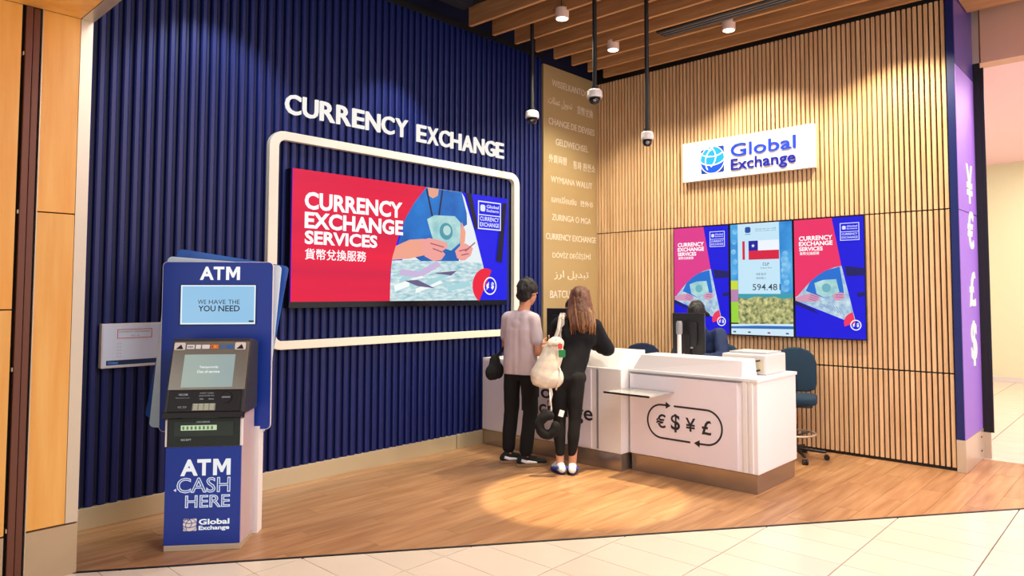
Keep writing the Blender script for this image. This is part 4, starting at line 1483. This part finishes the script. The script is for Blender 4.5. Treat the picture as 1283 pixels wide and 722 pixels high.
# ---- man in the pale tee shirt
F_, L_ = frame2(12)
c = V3(-2.402, -.955, 0)
Zv = lambda z: V3(0, 0, z)
J = dict(pelvis=c + Zv(.95), chest=c + F_ * .0 + Zv(1.24), neck=c + F_ * .015 - L_ * .025 + Zv(1.445), head=c + F_ * .05 - L_ * .05 + Zv(1.59),
         shL=c + L_ * .145 + Zv(1.35), shR=c - L_ * .145 + Zv(1.345),
         elL=c + L_ * .195 + F_ * .05 + Zv(1.08), elR=c - L_ * .215 - F_ * .03 + Zv(1.045),
         wrL=c - L_ * .06 + F_ * .27 + Zv(1.10), wrR=c - L_ * .215 + F_ * .19 + Zv(1.105),
         hipL=c + L_ * .085 + Zv(.90), hipR=c - L_ * .085 + Zv(.90),
         knL=c + L_ * .11 + F_ * .02 + Zv(.50), knR=c - L_ * .095 + F_ * .03 + Zv(.50),
         anL=c + L_ * .125 - F_ * .0 + Zv(.09), anR=c - L_ * .08 - F_ * .03 + Zv(.09),
         toeL=frame2(-38)[0], toeR=frame2(-40)[0])
man, hf_, hl_, hu_ = figure('man in a pale pinkish tee shirt and black trousers seen from behind', J, (c.x, c.y, 0), skin,
                            dict(L=(F_ * .7 - L_ * .7 + Zv(.1), -F_ * .2 + Zv(1), F_, .55), R=(F_ * .9 + L_ * .2 + Zv(.25), L_, Zv(1), .6)),
                            frame2(2)[0] + Zv(-.12))
b = MB()
for q_ in (-.062, 0, .062):
    b.cap(c + L_ * q_ + Zv(.80), J['chest'] + L_ * q_ * .95, .110, .110, (F_, .86))
    b.cap(J['chest'] + L_ * q_ * .95, J['chest'] + L_ * q_ * .9 + Zv(.085), .114, .10, (F_, .84))
b.cap(J['chest'] + Zv(.06), J['neck'] - Zv(.05), .10, .06)
for s_ in 'LR':
    b.cap(J['neck'] - Zv(.06), J['sh' + s_], .062, .058)
    mid = J['sh' + s_].lerp(J['el' + s_], .66)
    b.cap(J['sh' + s_], mid, .060, .060)
blob(b, 'tee_shirt', tee, man, .009, 4, .008, 8, .6, zmin=.835)
tr = MB()
tr.cap(J['pelvis'] + Zv(-.08) + L_ * .05, J['pelvis'] + Zv(-.09) - L_ * .045, .090, .090, (F_, .9))
for s_ in 'LR':
    tr.cap(J['hip' + s_] - Zv(.06), J['kn' + s_], .084, .074)
    tr.cap(J['kn' + s_], J['an' + s_] + Zv(.055), .072, .060)
blob(tr, 'trousers', blk_cloth, man, .009, 4, .008, 7, .6)
for s_ in 'LR':
    shoe(man, J['an' + s_], J['toe' + s_], shoe_b, soles, textw, .29, w=.044)
hr = MB()
hc = J['head']
hr.ell(hc + hu_ * .045 - hf_ * .014, .114, .094, .094, (hf_, hl_, hu_), 20, 14)
hr.ell(hc - hf_ * .048 - hu_ * .015, .066, .078, .082, (hf_, hl_, hu_), 18, 12)
hr.cap(hc + hf_ * .06 + hu_ * .09, hc - hf_ * .03 + hu_ * .115, .035, .035)
for s_ in (1, -1):
    hr.cap(hc + hl_ * .066 * s_ + hu_ * .03 - hf_ * .02, hc + hl_ * .07 * s_ + hf_ * .012 + hu_ * .015, .022, .014)
blob(hr, 'hair', hair_d, man, .007, 2, .012, 22, .8)

# phone in his hand
ph = J['wrR'] + F_ * .115 + L_ * .03 + Zv(.045)
PF = Fr(ph, L_, -F_ + Zv(.6), (F_ * .6 + Zv(1)))
phone = MB().prism(rrect(-.036, .036, -.07, .07, .01), -.004, .004, PF)
phone = tag(phone.build('mobile_phone', blackp, bevel=.001, seg=1), 'phone with a lit display held in the hands of the man in the tee shirt', 'phone')
MB().prism(rrect(-.032, .032, -.064, .064, .007), .004, .005, PF).build('display', em('#cfd8e8', .8), phone)

# his black sling bag on the left hip
sb = thing('sling_bag', 'small black sling bag hanging at the left hip of the man', 'bag', (-2.60, -.80, .80))
b = MB()
q0 = c + L_ * .225 - F_ * .075
b.cap(q0 + Zv(.855) + L_ * .01, q0 + Zv(.945) + L_ * .01, .088, .07, (L_, .55))
b.cap(q0 + Zv(.85) - F_ * .06 + L_ * .01, q0 + Zv(.85) + F_ * .06 + L_ * .01, .078, .078, (L_, .55))
blob(b, 'pouch', blk_cloth, sb, .008, 4, .006, 12)
MB().tube([q0 + Zv(.93) - F_ * .035, q0 + Zv(1.0) - L_ * .012, c + L_ * .185 + F_ * .075 + Zv(1.12), c + L_ * .12 + F_ * .125 + Zv(1.27), c + L_ * .085 + F_ * .075 + Zv(1.41)], .009, 6).build('strap', blk_cloth, sb)
MB().tube([q0 + Zv(.93) + F_ * .035, q0 + Zv(1.0) + F_ * .05, c + L_ * .175 + F_ * .09 + Zv(1.12), c + L_ * .11 + F_ * .13 + Zv(1.27), c + L_ * .08 + F_ * .08 + Zv(1.41)], .009, 6).build('strap', blk_cloth, sb)
MB().tube([q0 + Zv(.92) - F_ * .05 + L_ * .035, q0 + Zv(.92) + F_ * .05 + L_ * .035], .004, 6).build('zip', grey, sb)

# ---- woman leaning on the counter
F2, L2 = frame2(26)
c = V3(-2.36, -1.47, 0)
cb_ = c + F2 * .08 - L2 * .05
J = dict(pelvis=c + F2 * .02 - L2 * .02 + Zv(.88), chest=cb_ + F2 * .0 - L2 * .03 + Zv(1.17), neck=cb_ + F2 * .05 - L2 * .03 + Zv(1.375), head=cb_ + F2 * .10 - L2 * .045 + Zv(1.525),
         shL=cb_ + L2 * .13 + F2 * .03 + Zv(1.30), shR=cb_ - L2 * .19 + F2 * .02 + Zv(1.285),
         elL=cb_ + L2 * .20 + F2 * .17 + Zv(1.13), elR=cb_ - L2 * .295 + F2 * .10 + Zv(1.085),
         wrL=cb_ + L2 * .10 + F2 * .36 + Zv(1.20), wrR=cb_ - L2 * .12 + F2 * .30 + Zv(1.09),
         hipL=c + L2 * .075 - L2 * .02 + Zv(.84), hipR=c - L2 * .095 + Zv(.84),
         knL=c + L2 * .055 + F2 * .0 + Zv(.47), knR=c - L2 * .085 + F2 * .0 + Zv(.47),
         anL=c + L2 * .042 - F2 * .03 + Zv(.09), anR=c - L2 * .068 - F2 * .02 + Zv(.09),
         toeL=frame2(62)[0], toeR=frame2(38)[0])
wom, wf_, wl_, wu_ = figure('woman with long auburn hair in black leaning on the counter', J, (c.x, c.y, 0), skin2,
                            dict(L=(F2 * .4 - L2 * .3 + Zv(.8), -F2, -L2, .35), R=(F2 * .3 + L2 * .9, Zv(-1), F2, .25)), frame2(30)[0] + Zv(-.2), k=.93)
b = MB()
b.cap(J['pelvis'] + L2 * .05 + Zv(-.05), J['pelvis'] - L2 * .05 + Zv(-.05), .118, .118, (F2, .9))
b.cap(J['pelvis'] + L2 * .03, J['chest'] + L2 * .05, .118, .108, (F2, .86))
b.cap(J['pelvis'] - L2 * .03, J['chest'] - L2 * .05, .118, .115, (F2, .86))
b.cap(J['chest'] + L2 * .055 + Zv(.03), J['chest'] - L2 * .08 + Zv(.03), .115, .12, (F2, .88))
b.cap(J['chest'] + Zv(.05), J['neck'] - Zv(.03), .10, .058)
for s_ in 'LR':
    b.cap(J['chest'] + Zv(.07), J['sh' + s_], .08, .072)
    b.cap(J['sh' + s_], J['el' + s_], .074, .068)
    b.cap(J['el' + s_], J['el' + s_].lerp(J['wr' + s_], .9), .066, .042)
b.cap(J['shR'] - Zv(.02), J['elR'] + Zv(.02) + L2 * .06, .06, .06)
blob(b, 'jumper', blk_knit, wom, .009, 5, .012, 7, .7)
tr = MB()
tr.cap(J['pelvis'] + Zv(-.06) + L2 * .045, J['pelvis'] + Zv(-.06) - L2 * .045, .105, .105, (F2, .95))
for s_ in 'LR':
    tr.cap(J['hip' + s_], J['kn' + s_], .088, .058)
    cal = J['kn' + s_].lerp(J['an' + s_], .35) - F2 * .012
    tr.cap(J['kn' + s_], cal, .058, .056)
    tr.cap(cal, J['an' + s_] + Zv(.085), .056, .04)
blob(tr, 'leggings', blk_cloth, wom, .008, 4, .004, 8, .6)
for s_ in 'LR':
    shoe(wom, J['an' + s_], J['toe' + s_], shoe_w, darksole, shoe_u, .255, w=.041, ankle_h=.075)
# long hair: cap plus overlapping locks
hc = J['head']
hr = MB()
hr.ell(hc + wu_ * .035 - wf_ * .012, .106, .088, .092, (wf_, wl_, wu_), 20, 14)
hr.cap(hc - wf_ * .045 + wu_ * .01 - wl_ * .01, hc - wf_ * .105 - wl_ * .035 + V3(0, 0, -.14), .092, .105, (wf_, .75))
hr.cap(hc - wf_ * .10 - wl_ * .035 + V3(0, 0, -.14), hc - wf_ * .155 - wl_ * .055 + V3(0, 0, -.26), .105, .085, (wf_, .5))
for s_ in (1, -1):
    hr.cap(hc + wl_ * .065 * s_ + wf_ * .01 + wu_ * .02, hc + wl_ * .085 * s_ - wf_ * .06 + V3(0, 0, -.17), .034, .035)
blob(hr, 'hair', hair_l, wom, .008, 3, .008, 26, .25)
ho = [o for o in wom.children if o.name.startswith('hair')][0]
lk = MB()
for i in range(90):
    a = random.uniform(-1.35, 1.35)
    r0_ = random.uniform(.55, 1.0)
    dvec = -wf_ * cos(a) + wl_ * sin(a)
    top = hc + wu_ * (.125 - .05 * (1 - r0_)) + dvec * .02
    p1 = hc + wu_ * .08 + dvec * V3(0, 0, 0).length + dvec * .082
    p2 = hc + wu_ * .0 + dvec * (.105 if abs(a) < .8 else .095)
    p3 = hc - wf_ * (.11 + .07 * cos(a)) + wl_ * (sin(a) * .115 - .03) + V3(0, 0, -.15)
    p4 = hc - wf_ * (.17 + .04 * cos(a)) + wl_ * (sin(a) * .115 - .05) + V3(0, 0, -.25)
    p5 = p4 + V3(random.uniform(-.01, .01), random.uniform(-.01, .01), -random.uniform(.03, .10))
    lk.tube([top, p1, p2, p3, p4, p5], [.006, .010, .011, .011, .008, .002], 6, m=i % 2)
lk.build('hair_locks', [hair_l, hair_h], ho, smooth=True)

# tote, tag, pillow
tb = thing('canvas_backpack', 'cream canvas bag hanging from the left shoulder of the long haired woman', 'bag', (-2.53, -1.47, .77))
b = MB()
bx = V3(-2.50, -1.40, 0)
uR, fW = V3(.663, -.749, 0), V3(.749, .663, 0)
b.cap(bx - uR * .05 + Zv(.86), bx + uR * .035 + Zv(1.06), .115, .10, (fW, .62))
b.cap(bx - uR * .09 + Zv(.83), bx + uR * .05 + Zv(.84), .075, .085, (fW, .7))
b.cap(bx + uR * .04 + Zv(1.08), bx + uR * .075 + Zv(1.14), .085, .06, (fW, .7))
blob(b, 'bag_body', canvas, tb, .008, 5, .011, 7, 1.0)
for q in (0.0, .075):
    sh_p = cb_ + L2 * .10 - F2 * .02 + Zv(1.385) - L2 * q * .3
    st_ = MB()
    ps = [bx + uR * (.045 + q * .6) + Zv(1.15) + fW * (.03 + q * .6), bx + uR * (.085 + q * .5) + Zv(1.27) + fW * (.03 + q), sh_p - F2 * .05 - Zv(.02), sh_p + Zv(.012), sh_p + F2 * .07 - Zv(.03)]
    for i in range(len(ps) - 1):
        st_.cap(ps[i], ps[i + 1], .017, .017, (fW, .35), n=8)
    st_.build('strap', canvas, tb, smooth=True)
b = MB()
b.tube([bx + uR * .0 + Zv(.80), bx + uR * .02 + Zv(.70) - fW * .02, bx + uR * .0 + Zv(.60) - fW * .02], [.016, .014, .010], 8)
b.tube([bx + uR * .07 + Zv(.98), bx + uR * .10 + Zv(.90) - fW * .05, bx + uR * .06 + Zv(.74) - fW * .05], [.010, .010, .008], 8)
b.build('hanging_strap', canvas, tb, smooth=True)
b = MB()
for i in range(9):
    a = i * .7
    b.tube([bx + uR * (.03 + .04 * cos(a)) + Zv(1.13) - fW * .06, bx + uR * (.05 + .05 * cos(a + .3)) + Zv(1.17) - fW * .04, bx + uR * (.06 + .02 * cos(a)) + Zv(1.20) - fW * .02], [.012, .011, .005], 6)
b.build('gathered_top', canvas, tb, smooth=True)
tgx = V3(-2.515, -1.555, 0)
ct = thing('luggage_tag', 'green and red tag dangling from the cream bag', 'tag', tuple(tgx + Zv(1.03)))
TF = Fr(tgx, uR, -fW)
MB().prism(rrect(-.025, .035, 1.03, 1.095, .01), -.005, .005, TF).build('green_tag', greenp, ct, bevel=.002)
MB().prism(rrect(-.03, .008, 1.10, 1.15, .012), -.006, .006, TF).build('red_charm', redp, ct, bevel=.002)
MB().tube([tgx + Zv(1.14), tgx + Zv(1.165) + fW * .03, tgx + Zv(1.17) + fW * .10], .003, 6).build('cord', canvas, ct)
npw = thing('neck_pillow', 'black U shaped travel pillow hanging between the two customers', 'pillow', (-2.56, -1.43, .33))
b = MB()
cpx = V3(-2.575, -1.455, 0)
pts = [cpx + uR * (.07 * cos(a) - .005) + Zv(.445 + .085 * sin(a)) for a in [radians(d_) for d_ in range(75, 75 + 300, 20)]]
for i in range(len(pts) - 1):
    b.cap(pts[i], pts[i + 1], .042, .042)
b.cap(cpx - uR * .045 + Zv(.50), cpx - uR * .03 + Zv(.56), .042, .03)
blob(b, 'cushion', blk_cloth, npw, .008, 4, .004, 14)
MB().tube([bx + Zv(.78), cpx + uR * .02 + Zv(.66), cpx + uR * .03 + Zv(.58), cpx + uR * .01 + Zv(.53)], .006, 6).build('cord', offw, npw)
MB().prism(rrect(-.022, .022, -.028, .028, .004), -.002, .002, Fr(cpx + uR * .115 + Zv(.545), uR + Zv(-.3), -fW, Zv(1) + uR * .3)).build('white_tag', textw, npw)


# ---- seated clerks
def clerk(c, h, label, jm, hm, bow, look=-.4, dz=0.0, rootz=0.0):
    F, L = frame2(h)
    J = dict(pelvis=c + Zv(.70), chest=c + F * .12 + Zv(1.02 + dz), neck=c + F * .20 + Zv(1.24 + dz), head=c + F * (.25 + bow) + Zv(1.385 + dz),
             shL=c + F * .16 + L * .175 + Zv(1.18 + dz), shR=c + F * .16 - L * .175 + Zv(1.18 + dz),
             elL=c + F * .25 + L * .25 + Zv(.965), elR=c + F * .25 - L * .25 + Zv(.965),
             wrL=c + F * .43 + L * .11 + Zv(.955), wrR=c + F * .43 - L * .11 + Zv(.955),
             hipL=c + L * .09 + Zv(.70), hipR=c - L * .09 + Zv(.70),
             knL=c + F * .36 + L * .11 + Zv(.66), knR=c + F * .36 - L * .11 + Zv(.66),
             anL=c + F * .30 + L * .10 + Zv(.27), anR=c + F * .30 - L * .10 + Zv(.27), toeL=F, toeR=F)
    p, f, l, u = figure(label, J, (c.x, c.y, 0), skin2, dict(L=(F - L * .4, Zv(-1), -L, .3), R=(F + L * .4, Zv(-1), L, .3)), F + Zv(look), k=.95)
    b = MB()
    b.cap(J['pelvis'], J['chest'], .125, .125, (F, .85))
    b.cap(J['chest'] + L * .075, J['chest'] - L * .075, .118, .118, (F, .9))
    b.cap(J['chest'], J['neck'] - Zv(.02), .10, .065)
    for s_ in 'LR':
        b.cap(J['chest'] + Zv(.08), J['sh' + s_], .08, .07)
        limb(b, [J['sh' + s_], J['el' + s_], J['el' + s_].lerp(J['wr' + s_], .85)], [.069, .06, .045])
    blob(b, 'jacket', jm, p, .010, 5, .01, 8)
    t_ = MB()
    t_.cap(J['hipL'], J['hipR'], .105, .105)
    for s_ in 'LR':
        limb(t_, [J['hip' + s_], J['kn' + s_], J['an' + s_]], [.095, .07, .05])
    blob(t_, 'trousers', blk_cloth, p, .011, 4, .006, 8)
    for s_ in 'LR':
        a = J['an' + s_]
        s2 = MB()
        s2.cap(a - F * .04 - Zv(.055), a + F * .14 - Zv(.06), .04, .034, (Zv(1), .8))
        blob(s2, 'shoe', shoe_b, p, .008, 3)
    hc = J['head']
    hr = MB()
    hr.ell(hc + u * .04 - f * .015, .104, .086, .09, (f, l, u), 20, 14)
    hr.cap(hc - f * .045, hc - f * .075 + Zv(-.10), .07, .05)
    for s_ in (1, -1):
        hr.cap(hc + l * .07 * s_ + u * .03, hc + l * .082 * s_ - f * .02 - u * .07, .026, .022)
    blob(hr, 'hair', hm, p, .008, 3, .006, 24, .4)
    return p


clerk(V3(-.66, -1.965, 0), 186, 'seated clerk in a navy jacket bowed behind the monitor', jacketm, hair_b, .03, -1.7)
clerk(V3(-.82, -.47, 0), 186, 'dark haired clerk half hidden behind the left counter monitor', blk_knit, hair_b, .0, -.3, .02)
